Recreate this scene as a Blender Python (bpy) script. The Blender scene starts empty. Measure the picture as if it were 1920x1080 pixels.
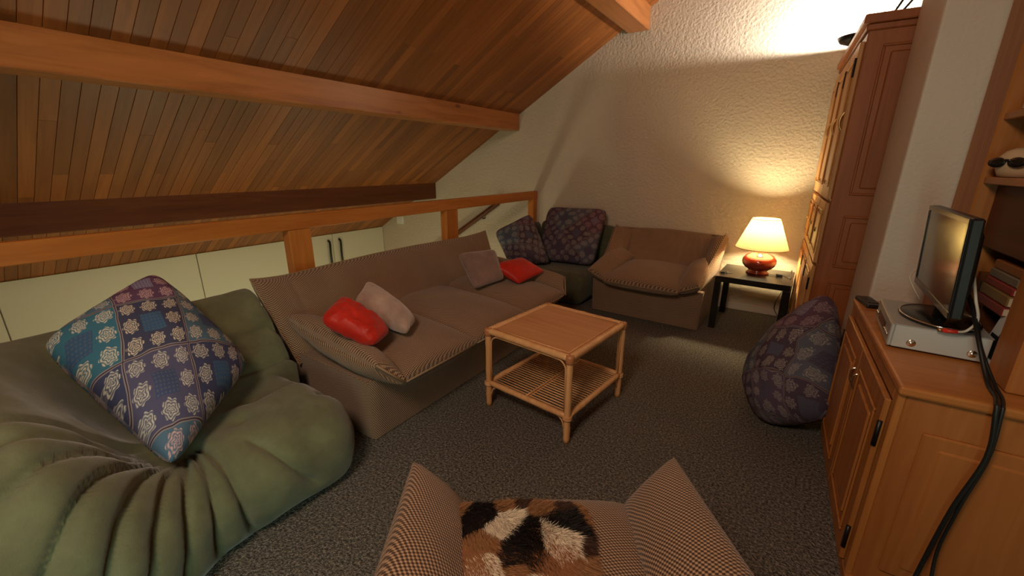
import bpy, bmesh, math, random
from mathutils import Vector, Matrix, noise, Euler
random.seed(7)
sc = bpy.context.scene
COL = sc.collection
# ------------------------------------------------------------------ camera, world, lights, exposure
cam_d = bpy.data.cameras.new('camera'); cam = bpy.data.objects.new('camera', cam_d); COL.objects.link(cam)
cam_d.sensor_width = 36.0; cam_d.lens = 777.0/1920*36; cam_d.clip_start = 0.02
R = ((0.830723, 0.162329, -0.532493), (0.556673, -0.235792, 0.796566), (0.003748, -0.958150, -0.286242))
cam.matrix_world = Matrix([[r[0], -r[1], -r[2], t] for r, t in zip(R, (0, 0, 1.4))] + [[0, 0, 0, 1]])
sc.camera = cam
w = bpy.data.worlds.new('world'); sc.world = w; w.use_nodes = True
w.node_tree.nodes['Background'].inputs[0].default_value = (0.9, 0.75, 0.55, 1)
w.node_tree.nodes['Background'].inputs[1].default_value = 0.02
sc.view_settings.view_transform = 'Standard'; sc.view_settings.look = 'None'
sc.view_settings.gamma = 1.0; sc.view_settings.use_curve_mapping = False
sc.view_settings.exposure = 0.0

def light(name, kind, loc, power, color, size=0.1, aim=None, spot=None, blend=0.5, shape=None, sy=None):
    d = bpy.data.lights.new(name, kind); d.energy = power; d.color = color
    if kind == 'AREA':
        d.size = size
        if sy: d.shape = 'RECTANGLE'; d.size_y = sy
    else: d.shadow_soft_size = size
    if spot: d.spot_size = spot; d.spot_blend = blend
    o = bpy.data.objects.new(name, d); COL.objects.link(o); o.location = loc
    if aim is not None:
        o.rotation_euler = (Vector(aim)-Vector(loc)).to_track_quat('-Z', 'Y').to_euler()
    return o
light('uplight', 'SPOT', (0.20, 4.22, 2.31), 120.0, (1.0, 0.94, 0.85), 0.04, (0.12, 4.36, 3.2), math.radians(172), 0.15)
light('room_light', 'AREA', (-0.5, -0.6, 2.6), 39.0, (1.0, 0.77, 0.57), 0.6, (-1.1, 1.8, 0.3))
light('cool_fill_light', 'AREA', (0.3, -0.9, 0.75), 17.0, (0.64, 0.96, 0.80), 0.7, (-1.6, 0.5, 0.15), sy=0.9)  # unseen cool fill added behind the camera; no doorway is built
light('stair_lamp', 'POINT', (-3.7, 1.6, -0.9), 30.0, (1.0, 0.99, 0.64), 0.12)
light('stair_lamp_far', 'POINT', (-3.7, 3.4, -1.1), 20.0, (1.0, 0.99, 0.64), 0.12)

# ------------------------------------------------------------------ materials
def mat(name, color=(0.5, 0.5, 0.5), rough=0.6, metal=0.0, spec=0.5):
    m = bpy.data.materials.new(name); m.use_nodes = True
    b = m.node_tree.nodes['Principled BSDF']
    b.inputs['Base Color'].default_value = (*color, 1); b.inputs['Roughness'].default_value = rough
    b.inputs['Metallic'].default_value = metal; b.inputs['Specular IOR Level'].default_value = spec
    return m
class NT:
    def __init__(s, m): s.m = m; s.t = m.node_tree; s.b = s.t.nodes['Principled BSDF']
    def n(s, typ, **kw):
        nd = s.t.nodes.new(typ)
        for k, v in kw.items():
            if k.startswith('i_'):
                key = k[2:]; key = int(key) if key.isdigit() else key.replace('_', ' ')
                if isinstance(v, bpy.types.NodeSocket): s.t.links.new(v, nd.inputs[key])
                else: nd.inputs[key].default_value = v
            else: setattr(nd, k, v)
        return nd
    def l(s, a, b): s.t.links.new(a, b)
    def math(s, op, a, b=None, c=None):
        nd = s.t.nodes.new('ShaderNodeMath'); nd.operation = op
        for i, v in enumerate((a, b, c)):
            if v is None: continue
            if isinstance(v, (int, float)): nd.inputs[i].default_value = v
            else: s.l(v, nd.inputs[i])
        return nd.outputs[0]
    def mix(s, f, a, b, blend='MIX'):
        nd = s.t.nodes.new('ShaderNodeMix'); nd.data_type = 'RGBA'; nd.blend_type = blend
        for key, v in ((0, f), (6, a), (7, b)):
            if isinstance(v, bpy.types.NodeSocket): s.l(v, nd.inputs[key])
            elif isinstance(v, (int, float)): nd.inputs[key].default_value = v
            else: nd.inputs[key].default_value = (*v, 1) if len(v) == 3 else v
        return nd.outputs[2]
    def ramp(s, f, stops, interp='LINEAR'):
        nd = s.t.nodes.new('ShaderNodeValToRGB'); nd.color_ramp.interpolation = interp
        e = nd.color_ramp.elements
        while len(e) < len(stops): e.new(0.5)
        for i, (p, c) in enumerate(stops):
            e[i].position = p; e[i].color = (*c, 1) if len(c) == 3 else c
        s.l(f, nd.inputs[0]); return nd.outputs[0]
    def bump(s, h, strength, dist=0.01, normal=None):
        nd = s.t.nodes.new('ShaderNodeBump'); nd.inputs['Strength'].default_value = strength
        nd.inputs['Distance'].default_value = dist; s.l(h, nd.inputs['Height'])
        if normal is not None: s.l(normal, nd.inputs['Normal'])
        s.l(nd.outputs[0], s.b.inputs['Normal']); return nd.outputs[0]
def coords(t, kind='Object', scale=(1, 1, 1), rot=(0, 0, 0)):
    tc = t.n('ShaderNodeTexCoord'); mp = t.n('ShaderNodeMapping'); t.l(tc.outputs[kind], mp.inputs[0])
    mp.inputs['Scale'].default_value = scale; mp.inputs['Rotation'].default_value = rot
    return mp.outputs[0]
def wood(name, c1, c2, axis=2, rough=0.42, fine=34, var=0.0, spec=0.32, knots=False):
    m = mat(name, c1, rough, 0, spec); t = NT(m)
    s = [fine, fine, fine]; s[axis] = 1.6
    tc = t.n('ShaderNodeTexCoord'); oi = t.n('ShaderNodeObjectInfo')
    off = t.n('ShaderNodeVectorMath', operation='ADD'); t.l(tc.outputs['Object'], off.inputs[0])
    sc_ = t.n('ShaderNodeVectorMath', operation='SCALE'); cmb = t.n('ShaderNodeCombineXYZ')
    for i in range(3): t.l(oi.outputs['Random'], cmb.inputs[i])
    t.l(cmb.outputs[0], sc_.inputs[0]); sc_.inputs['Scale'].default_value = 37.0
    t.l(sc_.outputs[0], off.inputs[1])
    mp = t.n('ShaderNodeMapping'); t.l(off.outputs[0], mp.inputs[0]); mp.inputs['Scale'].default_value = s
    n1 = t.n('ShaderNodeTexNoise', i_Vector=mp.outputs[0], i_Scale=1.0, i_Detail=6.0, i_Roughness=0.6, i_Distortion=0.6)
    mp2 = t.n('ShaderNodeMapping'); t.l(off.outputs[0], mp2.inputs[0])
    s2 = [4.0]*3; s2[axis] = 0.5; mp2.inputs['Scale'].default_value = s2
    n2 = t.n('ShaderNodeTexNoise', i_Vector=mp2.outputs[0], i_Scale=1.0, i_Detail=3.0)
    f = t.math('ADD', t.math('MULTIPLY', n1.outputs[0], 0.7), t.math('MULTIPLY', n2.outputs[0], 0.45))
    col = t.ramp(f, [(0.36, c2), (0.62, c1), (0.85, tuple(min(1, x*1.25) for x in c1))])
    if var:
        v = t.n('ShaderNodeMapRange'); t.l(oi.outputs['Random'], v.inputs[0])
        v.inputs[3].default_value = 1-var; v.inputs[4].default_value = 1+var
        hs = t.n('ShaderNodeHueSaturation', i_Color=col); t.l(v.outputs[0], hs.inputs['Value']); col = hs.outputs[0]
    if knots:
        mp3 = t.n('ShaderNodeMapping'); t.l(off.outputs[0], mp3.inputs[0]); s3 = [5.0]*3; s3[axis] = 2.2
        mp3.inputs['Scale'].default_value = s3
        vo = t.n('ShaderNodeTexVoronoi', i_Vector=mp3.outputs[0], i_Scale=1.0)
        k = t.ramp(vo.outputs['Distance'], [(0.05, (1, 1, 1)), (0.13, (0, 0, 0))])
        col = t.mix(k, col, tuple(x*0.3 for x in c2))
    t.l(col, t.b.inputs['Base Color'])
    t.bump(n1.outputs[0], 0.12, 0.004)
    return m
M = {}
M['plank'] = wood('ceiling_pine', (0.27, 0.086, 0.018), (0.18, 0.052, 0.010), 0, 0.46, 26, 0.27, 0.35)
M['backing'] = mat('dark_gap', (0.035, 0.012, 0.004), 0.9)
M['beam'] = wood('beam_wood', (0.42, 0.155, 0.045), (0.27, 0.085, 0.022), 1, 0.30, 18, 0.0, knots=True)
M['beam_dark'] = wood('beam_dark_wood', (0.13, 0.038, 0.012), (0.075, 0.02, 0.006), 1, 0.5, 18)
M['rail'] = wood('rail_wood', (0.46, 0.155, 0.03), (0.33, 0.098, 0.018), 1, 0.33, 22)
M['post'] = wood('post_wood', (0.46, 0.155, 0.03), (0.33, 0.098, 0.018), 2, 0.35, 22)
M['cab_z'] = wood('cabinet_oak_upright', (0.38, 0.145, 0.035), (0.25, 0.082, 0.018), 2, 0.42, 26)
M['cab_light'] = wood('cabinet_side_oak', (0.36, 0.128, 0.032), (0.27, 0.085, 0.019), 2, 0.45, 20)
M['cab_y'] = wood('cabinet_oak_lengthways', (0.38, 0.145, 0.035), (0.25, 0.082, 0.018), 1, 0.38, 26)
M['cab_x'] = wood('cabinet_oak_crossways', (0.42, 0.16, 0.04), (0.29, 0.095, 0.02), 0, 0.4, 26)
M['ward'] = wood('wardrobe_wood', (0.29, 0.088, 0.024), (0.21, 0.055, 0.014), 2, 0.45, 24)
M['ward_front'] = wood('wardrobe_front_wood', (0.50, 0.24, 0.08), (0.36, 0.15, 0.04), 2, 0.38, 24)
M['shelf_shaded'] = wood('bookcase_wood_shaded', (0.12, 0.036, 0.010), (0.065, 0.018, 0.005), 1, 0.5, 22)  # shade inside the bookcase bays is put into this dark colour
M['rattan'] = wood('rattan_pole', (0.68, 0.36, 0.16), (0.56, 0.26, 0.10), 2, 0.3, 30)
M['rattan_red'] = mat('rattan_binding', (0.44, 0.17, 0.065), 0.35)
M['rattan_top'] = wood('rattan_table_top', (0.56, 0.26, 0.11), (0.46, 0.185, 0.07), 0, 0.38, 30)
M['black'] = mat('black_lacquer', (0.010, 0.009, 0.009), 0.22)
M['black_plastic'] = mat('black_plastic', (0.012, 0.011, 0.011), 0.32)
M['dark_metal'] = mat('dark_metal', (0.02, 0.018, 0.02), 0.4, 0.6)
M['chrome'] = mat('chrome', (0.8, 0.78, 0.72), 0.18, 1.0)
M['silver'] = mat('silver_casing', (0.42, 0.41, 0.38), 0.42, 0.35)
M['silver_side'] = mat('silver_painted_steel', (0.46, 0.45, 0.42), 0.5, 0.1)
M['brass'] = mat('brass', (0.50, 0.34, 0.14), 0.35, 1.0)
M['cable'] = mat('black_cable', (0.008, 0.008, 0.008), 0.45)
M['cable_white'] = mat('white_cable', (0.55, 0.50, 0.42), 0.5)
M['plug_red'] = mat('red_plug', (0.65, 0.035, 0.02), 0.4)
M['closet'] = mat('cream_closet_door', (0.62, 0.58, 0.44), 0.45)
M['screen'] = mat('screen_glass', (0.02, 0.018, 0.014), 0.12, 0, 1.0)
M['screen'].node_tree.nodes['Principled BSDF'].inputs['IOR'].default_value = 1.9
M['white_plate'] = mat('white_plate', (0.75, 0.74, 0.68), 0.5)

def stucco(name, color, scale=58, strength=0.55):
    m = mat(name, color, 0.9, 0, 0.2); t = NT(m); co = coords(t)
    n1 = t.n('ShaderNodeTexNoise', i_Vector=co, i_Scale=float(scale), i_Detail=4.0, i_Roughness=0.55)
    n2 = t.n('ShaderNodeTexNoise', i_Vector=co, i_Scale=2.0, i_Detail=2.0)
    vo = t.n('ShaderNodeTexVoronoi', i_Vector=co, i_Scale=scale*0.7, feature='SMOOTH_F1')
    h = t.math('ADD', n1.outputs[0], t.math('MULTIPLY', vo.outputs['Distance'], -0.7))
    col = t.mix(n2.outputs[0], tuple(c*0.93 for c in color), tuple(min(1, c*1.05) for c in color))
    t.l(col, t.b.inputs['Base Color']); t.bump(h, strength, 0.012)
    return m
M['stucco'] = stucco('rough_plaster', (0.56, 0.47, 0.36))
M['stucco_pillar'] = stucco('pillar_plaster', (0.56, 0.485, 0.40), 90, 0.25)
M['paint'] = mat('cream_paint', (0.60, 0.56, 0.44), 0.8)

def carpet():
    m = mat('grey_carpet', (0.12, 0.11, 0.09), 0.97, 0, 0.1); t = NT(m); co = coords(t)
    n1 = t.n('ShaderNodeTexNoise', i_Vector=co, i_Scale=95.0, i_Detail=4.0, i_Roughness=0.7)
    n2 = t.n('ShaderNodeTexNoise', i_Vector=co, i_Scale=2.2, i_Detail=3.0)
    n3 = t.n('ShaderNodeTexVoronoi', i_Vector=co, i_Scale=170.0)
    c = t.ramp(n1.outputs[0], [(0.36, (0.038, 0.034, 0.030)), (0.5, (0.155, 0.135, 0.115)), (0.66, (0.37, 0.325, 0.275))])
    c = t.mix(t.math('MULTIPLY', n2.outputs[0], 0.35), c, (0.07, 0.062, 0.052), 'MIX')
    t.l(c, t.b.inputs['Base Color'])
    t.bump(t.math('ADD', n1.outputs[0], n3.outputs['Distance']), 0.9, 0.008)
    return m
M['carpet'] = carpet()

def weave(name, dark, lightc, per=0.0088):
    m = mat(name, dark, 0.9, 0, 0.15); t = NT(m)
    tc = t.n('ShaderNodeTexCoord'); sp = t.n('ShaderNodeSeparateXYZ'); t.l(tc.outputs['UV'], sp.inputs[0])
    nz = t.n('ShaderNodeTexNoise', i_Vector=tc.outputs['UV'], i_Scale=9.0, i_Detail=2.0)
    wob = t.math('MULTIPLY', t.math('SUBTRACT', nz.outputs[0], 0.5), 0.006)
    u = t.math('ADD', sp.outputs[0], wob); v = t.math('ADD', sp.outputs[1], wob)
    k = 2*math.pi/per
    a = t.math('SINE', t.math('MULTIPLY', t.math('ADD', u, t.math('MULTIPLY', v, 0.55)), k))
    b = t.math('SINE', t.math('MULTIPLY', t.math('SUBTRACT', v, t.math('MULTIPLY', u, 0.25)), k*1.15))
    f = t.math('ADD', t.math('MULTIPLY', a, 0.30), t.math('MULTIPLY', b, 0.24))
    f = t.math('ADD', f, 0.5)
    big = t.n('ShaderNodeTexNoise', i_Vector=tc.outputs['UV'], i_Scale=4.0, i_Detail=3.0)
    c = t.ramp(f, [(0.30, dark), (0.62, lightc), (0.92, tuple(min(1, x*1.7) for x in lightc))])
    c = t.mix(t.math('MULTIPLY', big.outputs[0], 0.35), c, tuple(x*0.8 for x in dark))
    t.l(c, t.b.inputs['Base Color']); t.bump(f, 0.5, 0.003)
    t.b.inputs['Sheen Weight'].default_value = 0.15
    return m
M['sofa'] = weave('brown_weave', (0.062, 0.030, 0.018), (0.33, 0.205, 0.125), 0.0098)
M['piping'] = mat('brown_piping', (0.26, 0.16, 0.085), 0.8)

def velvet(name, c1, c2, scale=5.0, sheen=0.4, bumpy=0.25):
    m = mat(name, c1, 0.85, 0, 0.2); t = NT(m); co = coords(t)
    n = t.n('ShaderNodeTexNoise', i_Vector=co, i_Scale=scale, i_Detail=5.0, i_Roughness=0.65)
    f = t.n('ShaderNodeTexNoise', i_Vector=co, i_Scale=220.0, i_Detail=2.0)
    c = t.ramp(n.outputs[0], [(0.35, c2), (0.65, c1)])
    t.l(c, t.b.inputs['Base Color']); t.bump(t.math('ADD', f.outputs[0], n.outputs[0]), bumpy, 0.004)
    t.b.inputs['Sheen Weight'].default_value = sheen
    return m
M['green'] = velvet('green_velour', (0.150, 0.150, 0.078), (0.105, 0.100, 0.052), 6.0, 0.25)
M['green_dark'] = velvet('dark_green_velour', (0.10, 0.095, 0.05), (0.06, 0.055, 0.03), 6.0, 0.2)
M['red'] = velvet('red_satin', (0.52, 0.022, 0.010), (0.40, 0.013, 0.006), 9.0, 0.1, 0.1)
M['red'].node_tree.nodes['Principled BSDF'].inputs['Roughness'].default_value = 0.45
M['pink'] = velvet('mauve_velvet', (0.44, 0.28, 0.21), (0.30, 0.185, 0.145), 8.0, 0.5)
M['mauve'] = velvet('taupe_velvet', (0.25, 0.145, 0.115), (0.17, 0.095, 0.075), 8.0, 0.5)
M['ceramic'] = mat('terracotta_glaze', (0.22, 0.024, 0.010), 0.10); M['ceramic'].node_tree.nodes['Principled BSDF'].inputs['Coat Weight'].default_value = 0.6

def patchwork(name, gain=1.0, blk=0.235, red=0.0, muted=0.0, warp=(0.045, 6.0), fade=0.92):
    """printed cotton: square blocks, a plain square in the middle of a ring of rosettes"""
    m = mat(name, (0.1, 0.1, 0.15), 0.85, 0, 0.15); t = NT(m)
    tc = t.n('ShaderNodeTexCoord'); nz = t.n('ShaderNodeTexNoise', i_Vector=tc.outputs['UV'], i_Scale=warp[1], i_Detail=2.0)
    add = t.n('ShaderNodeVectorMath', operation='MULTIPLY_ADD'); t.l(nz.outputs['Color'], add.inputs[0])
    add.inputs[1].default_value = (warp[0], warp[0], 0); t.l(tc.outputs['UV'], add.inputs[2])
    sp = t.n('ShaderNodeSeparateXYZ'); t.l(add.outputs[0], sp.inputs[0])
    U = t.math('DIVIDE', sp.outputs[0], blk); V = t.math('DIVIDE', sp.outputs[1], blk)
    bu = t.math('FLOOR', U); bv = t.math('FLOOR', V); fu = t.math('FRACT', U); fv = t.math('FRACT', V)
    def rnd(seed, a, b):
        cb = t.n('ShaderNodeCombineXYZ'); t.l(a, cb.inputs[0]); t.l(b, cb.inputs[1]); cb.inputs[2].default_value = seed
        wn = t.n('ShaderNodeTexWhiteNoise'); wn.noise_dimensions = '3D'; t.l(cb.outputs[0], wn.inputs[0]); return wn.outputs[0]
    r1 = rnd(1.3, bu, bv); r2 = rnd(5.7, bu, bv); r3 = rnd(9.1, bu, bv)
    g = gain
    def C(*c):
        av = sum(c)/3
        return tuple((x*(1-muted)+av*muted)*g for x in c)
    ground = t.ramp(r1, [(0.0, C(0.030, 0.032, 0.075)), (0.2, C(0.045, 0.085, 0.13)), (0.4, C(0.07, 0.03, 0.065)), (0.55, C(0.02, 0.085, 0.13)), (0.75, C(0.05, 0.045, 0.09)), (0.9, C(0.03, 0.03, 0.06))], 'CONSTANT')
    centre = t.ramp(r2, [(0.0, C(0.02, 0.055, 0.12)), (0.25, C(0.15, 0.115, 0.20)), (0.45, C(0.16, 0.22, 0.22)), (0.65, C(0.03, 0.04, 0.10)), (0.85, C(0.16, 0.09, 0.12))], 'CONSTANT')
    flower = t.ramp(r3, [(0.0, C(0.40, 0.33, 0.24)), (0.45, C(0.42, 0.19, 0.16)), (0.62, C(0.34, 0.31, 0.26)), (0.85, C(0.38, 0.22, 0.22))], 'CONSTANT')
    # three by three cells in a block
    cu = t.math('MULTIPLY', fu, 3.0); cv = t.math('MULTIPLY', fv, 3.0)
    iu = t.math('FLOOR', cu); iv = t.math('FLOOR', cv)
    pu = t.math('SUBTRACT', t.math('FRACT', cu), 0.5); pv = t.math('SUBTRACT', t.math('FRACT', cv), 0.5)
    rad = t.math('SQRT', t.math('ADD', t.math('MULTIPLY', pu, pu), t.math('MULTIPLY', pv, pv)))
    ang = t.math('ARCTAN2', pv, pu)
    edge = t.math('ADD', 0.36, t.math('MULTIPLY', t.math('COSINE', t.math('MULTIPLY', ang, 8.0)), 0.045))
    inside = t.math('LESS_THAN', rad, edge)
    ring = t.math('GREATER_THAN', t.math('SINE', t.math('ADD', t.math('MULTIPLY', rad, 56.0), t.math('MULTIPLY', t.math('COSINE', t.math('MULTIPLY', ang, 5.0)), 2.2))), -0.1)
    ros = t.math('MULTIPLY', inside, t.math('MAXIMUM', ring, 0.16))
    iscen = t.math('MULTIPLY', t.math('COMPARE', iu, 1.0, 0.1), t.math('COMPARE', iv, 1.0, 0.1))
    ros = t.math('MULTIPLY', ros, t.math('SUBTRACT', 1.0, iscen))
    fl = t.n('ShaderNodeTexNoise', i_Vector=tc.outputs['UV'], i_Scale=110.0, i_Detail=2.0)
    ros = t.math('MULTIPLY', ros, t.ramp(fl.outputs[0], [(0.35, (fade*0.4,)*3), (0.58, (fade,)*3)]))
    base = t.mix(iscen, ground, centre)
    # small dots on some centre squares
    du = t.math('SUBTRACT', t.math('FRACT', t.math('MULTIPLY', fu, 18.0)), 0.5); dv = t.math('SUBTRACT', t.math('FRACT', t.math('MULTIPLY', fv, 18.0)), 0.5)
    dots = t.math('LESS_THAN', t.math('ADD', t.math('MULTIPLY', du, du), t.math('MULTIPLY', dv, dv)), 0.075)
    dots = t.math('MULTIPLY', t.math('MULTIPLY', dots, iscen), t.math('GREATER_THAN', r3, 0.3))
    base = t.mix(dots, base, C(0.05, 0.065, 0.09))
    c = t.mix(ros, base, flower)
    eu = t.math('MINIMUM', fu, t.math('SUBTRACT', 1.0, fu)); ev = t.math('MINIMUM', fv, t.math('SUBTRACT', 1.0, fv))
    bord = t.math('LESS_THAN', t.math('MINIMUM', eu, ev), 0.022)
    c = t.mix(bord, c, C(0.16, 0.13, 0.13))
    bord2 = t.math('LESS_THAN', t.math('MINIMUM', eu, ev), 0.008)
    c = t.mix(bord2, c, C(0.035, 0.02, 0.035))
    if red: c = t.mix(red, c, (0.20*g, 0.06*g, 0.06*g))
    t.l(c, t.b.inputs['Base Color'])
    cl = t.n('ShaderNodeTexNoise', i_Vector=tc.outputs['UV'], i_Scale=600.0); t.bump(cl.outputs[0], 0.2, 0.001)
    return m
M['patch'] = patchwork('patchwork_print', 1.65, 0.255, 0.0, 0.12)
M['patch_dark'] = patchwork('patchwork_print_faded', 1.0, 0.235, 0.22, 0.3, (0.10, 7.0), 0.75)
M['patch_grey'] = patchwork('patchwork_print_grey', 1.1, 0.22, 0.14, 0.4, (0.11, 7.0), 0.62)

def shade_mat():
    m = mat('lamp_shade_cloth', (0.75, 0.58, 0.30), 0.9); t = NT(m)
    tr = t.n('ShaderNodeBsdfTranslucent'); tr.inputs[0].default_value = (0.54, 0.42, 0.20, 1)
    df = t.n('ShaderNodeBsdfDiffuse'); df.inputs[0].default_value = (0.60, 0.47, 0.27, 1)
    mx = t.n('ShaderNodeMixShader', i_Fac=0.15)
    t.l(df.outputs[0], mx.inputs[1]); t.l(tr.outputs[0], mx.inputs[2])
    t.l(mx.outputs[0], t.t.nodes['Material Output'].inputs[0]); return m
M['shade'] = shade_mat()
def emit(name, c, s):
    m = mat(name, c); b = m.node_tree.nodes['Principled BSDF']
    b.inputs['Emission Color'].default_value = (*c, 1); b.inputs['Emission Strength'].default_value = s; return m
M['bulb'] = emit('lit_bulb', (1.0, 0.84, 0.48), 1150.0)
M['halogen'] = emit('lit_halogen', (1.0, 0.93, 0.8), 30.0)
def vcol():
    m = mat('cowhide_fur', (0.5, 0.3, 0.2), 0.6, 0, 0.3); t = NT(m)
    a = t.n('ShaderNodeAttribute', attribute_name='fur'); t.l(a.outputs['Color'], t.b.inputs['Base Color']); return m
M['fur'] = vcol()
def printed(name, cols, sc_=14.0):
    m = mat(name, cols[0], 0.5); t = NT(m); co = coords(t, scale=(1, 1, 1.5))
    v = t.n('ShaderNodeTexVoronoi', i_Vector=co, i_Scale=sc_); sp = t.n('ShaderNodeSeparateColor'); t.l(v.outputs['Color'], sp.inputs[0])
    t.l(t.ramp(sp.outputs[0], [(i/len(cols), c) for i, c in enumerate(cols)], 'CONSTANT'), t.b.inputs['Base Color'])
    return m

# ------------------------------------------------------------------ object helpers
def tag(o, label=None, cat=None, group=None, kind=None):
    if label: o['label'] = label
    if cat: o['category'] = cat
    if group: o['group'] = group
    if kind: o['kind'] = kind
    return o
def box_uv(me):
    uv = me.uv_layers.get('UVMap') or me.uv_layers.new(name='UVMap')
    for p in me.polygons:
        n = p.normal; ax = max(range(3), key=lambda i: abs(n[i]))
        for li in p.loop_indices:
            co = me.vertices[me.loops[li].vertex_index].co
            uv.data[li].uv = ((co[1], co[2]) if ax == 0 else (co[0], co[2]) if ax == 1 else (co[0], co[1]))
def obj(name, bm, m, parent=None, smooth=False, uv=True, loc=None, rotz=None):
    me = bpy.data.meshes.new(name)
    bmesh.ops.recalc_face_normals(bm, faces=bm.faces)
    bm.to_mesh(me); bm.free()
    if smooth:
        for p in me.polygons: p.use_smooth = True
        if smooth == 'auto': me.set_sharp_from_angle(angle=math.radians(40))
    if uv and not me.uv_layers: box_uv(me)
    for mm in (m if isinstance(m, (list, tuple)) else [m]): me.materials.append(mm)
    o = bpy.data.objects.new(name, me); COL.objects.link(o)
    if parent: o.parent = parent
    if loc: o.location = loc
    if rotz is not None: o.rotation_euler = (0, 0, rotz)
    return o
def empty(name, loc, rotz=0, label=None, cat=None, group=None, kind=None):
    o = bpy.data.objects.new(name, None); COL.objects.link(o); o.location = loc; o.rotation_euler = (0, 0, rotz)
    o.empty_display_size = 0.1
    return tag(o, label, cat, group, kind)
def bx(bm, x0, x1, y0, y1, z0, z1, bev=0.0, mat_=None, seg=1):
    b = bmesh.new()
    bmesh.ops.create_cube(b, size=1.0)
    for v in b.verts:
        v.co = Vector(((x0+x1)/2+v.co.x*(x1-x0), (y0+y1)/2+v.co.y*(y1-y0), (z0+z1)/2+v.co.z*(z1-z0)))
    if bev: bmesh.ops.bevel(b, geom=b.edges[:], offset=bev, segments=seg, affect='EDGES', profile=0.5)
    if mat_ is not None: b.transform(mat_)
    me = bpy.data.meshes.new('t'); b.to_mesh(me); b.free(); bm.from_mesh(me); bpy.data.meshes.remove(me)
    return bm
def box(x0, x1, y0, y1, z0, z1, bev=0.0, seg=1): return bx(bmesh.new(), x0, x1, y0, y1, z0, z1, bev, None, seg)
def tube(bm, pts, rad, n=10, caps=True):
    pts = [Vector(p) for p in pts]; rings = []
    up = None
    for i, p in enumerate(pts):
        d = (pts[min(i+1, len(pts)-1)]-pts[max(i-1, 0)]).normalized()
        if up is None:
            up = Vector((0, 0, 1)) if abs(d.z) < 0.9 else Vector((1, 0, 0))
        a = d.cross(up).normalized(); b = a.cross(d).normalized(); up = b
        r = rad[i] if isinstance(rad, (list, tuple)) else rad
        rings.append([bm.verts.new(p+(a*math.cos(2*math.pi*k/n)+b*math.sin(2*math.pi*k/n))*r) for k in range(n)])
    for r0, r1 in zip(rings, rings[1:]):
        for k in range(n): bm.faces.new((r0[k], r0[(k+1) % n], r1[(k+1) % n], r1[k]))
    if caps: bm.faces.new(rings[0][::-1]); bm.faces.new(rings[-1])
    return bm
def smooth_path(pts, n=8):
    pts = [Vector(p) for p in pts]; P = [pts[0]]+pts+[pts[-1]]; out = []
    for i in range(1, len(P)-2):
        for k in range(n):
            t = k/n; a, b, c, d = P[i-1:i+3]
            out.append(0.5*((2*b)+(c-a)*t+(2*a-5*b+4*c-d)*t*t+(3*b-a-3*c+d)*t**3))
    return out+[pts[-1]]
def lathe(bm, prof, n=40, c=(0, 0, 0)):
    rings = []
    for r, z in prof:
        if r < 1e-5: rings.append([bm.verts.new((c[0], c[1], c[2]+z))])
        else: rings.append([bm.verts.new((c[0]+r*math.cos(2*math.pi*k/n), c[1]+r*math.sin(2*math.pi*k/n), c[2]+z)) for k in range(n)])
    for a, b in zip(rings, rings[1:]):
        for k in range(n):
            k2 = (k+1) % n
            if len(a) == 1 and len(b) == 1: continue
            if len(a) == 1: bm.faces.new((a[0], b[k], b[k2]))
            elif len(b) == 1: bm.faces.new((a[k], a[k2], b[0]))
            else: bm.faces.new((a[k], a[k2], b[k2], b[k]))
    return bm
def ss(e0, e1, x):
    t = max(0, min(1, (x-e0)/(e1-e0))); return t*t*(3-2*t)
def grid_mesh(name, fn, nu, nv, m, parent=None, closed_caps=False):
    """fn(i/nu, j/nv) -> (Vector, (u, v))"""
    vs, uvs, fs = [], [], []
    for j in range(nv+1):
        for i in range(nu+1):
            p, q = fn(i/nu, j/nv); vs.append(p); uvs.append(q)
    for j in range(nv):
        for i in range(nu):
            a = j*(nu+1)+i; fs.append((a, a+1, a+nu+2, a+nu+1))
    me = bpy.data.meshes.new(name); me.from_pydata([tuple(v) for v in vs], [], fs); uv = me.uv_layers.new(name='UVMap')
    for l in me.loops: uv.data[l.index].uv = uvs[l.vertex_index]
    for p in me.polygons: p.use_smooth = True
    me.materials.append(m)
    o = bpy.data.objects.new(name, me); COL.objects.link(o)
    if parent: o.parent = parent
    return o
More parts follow.
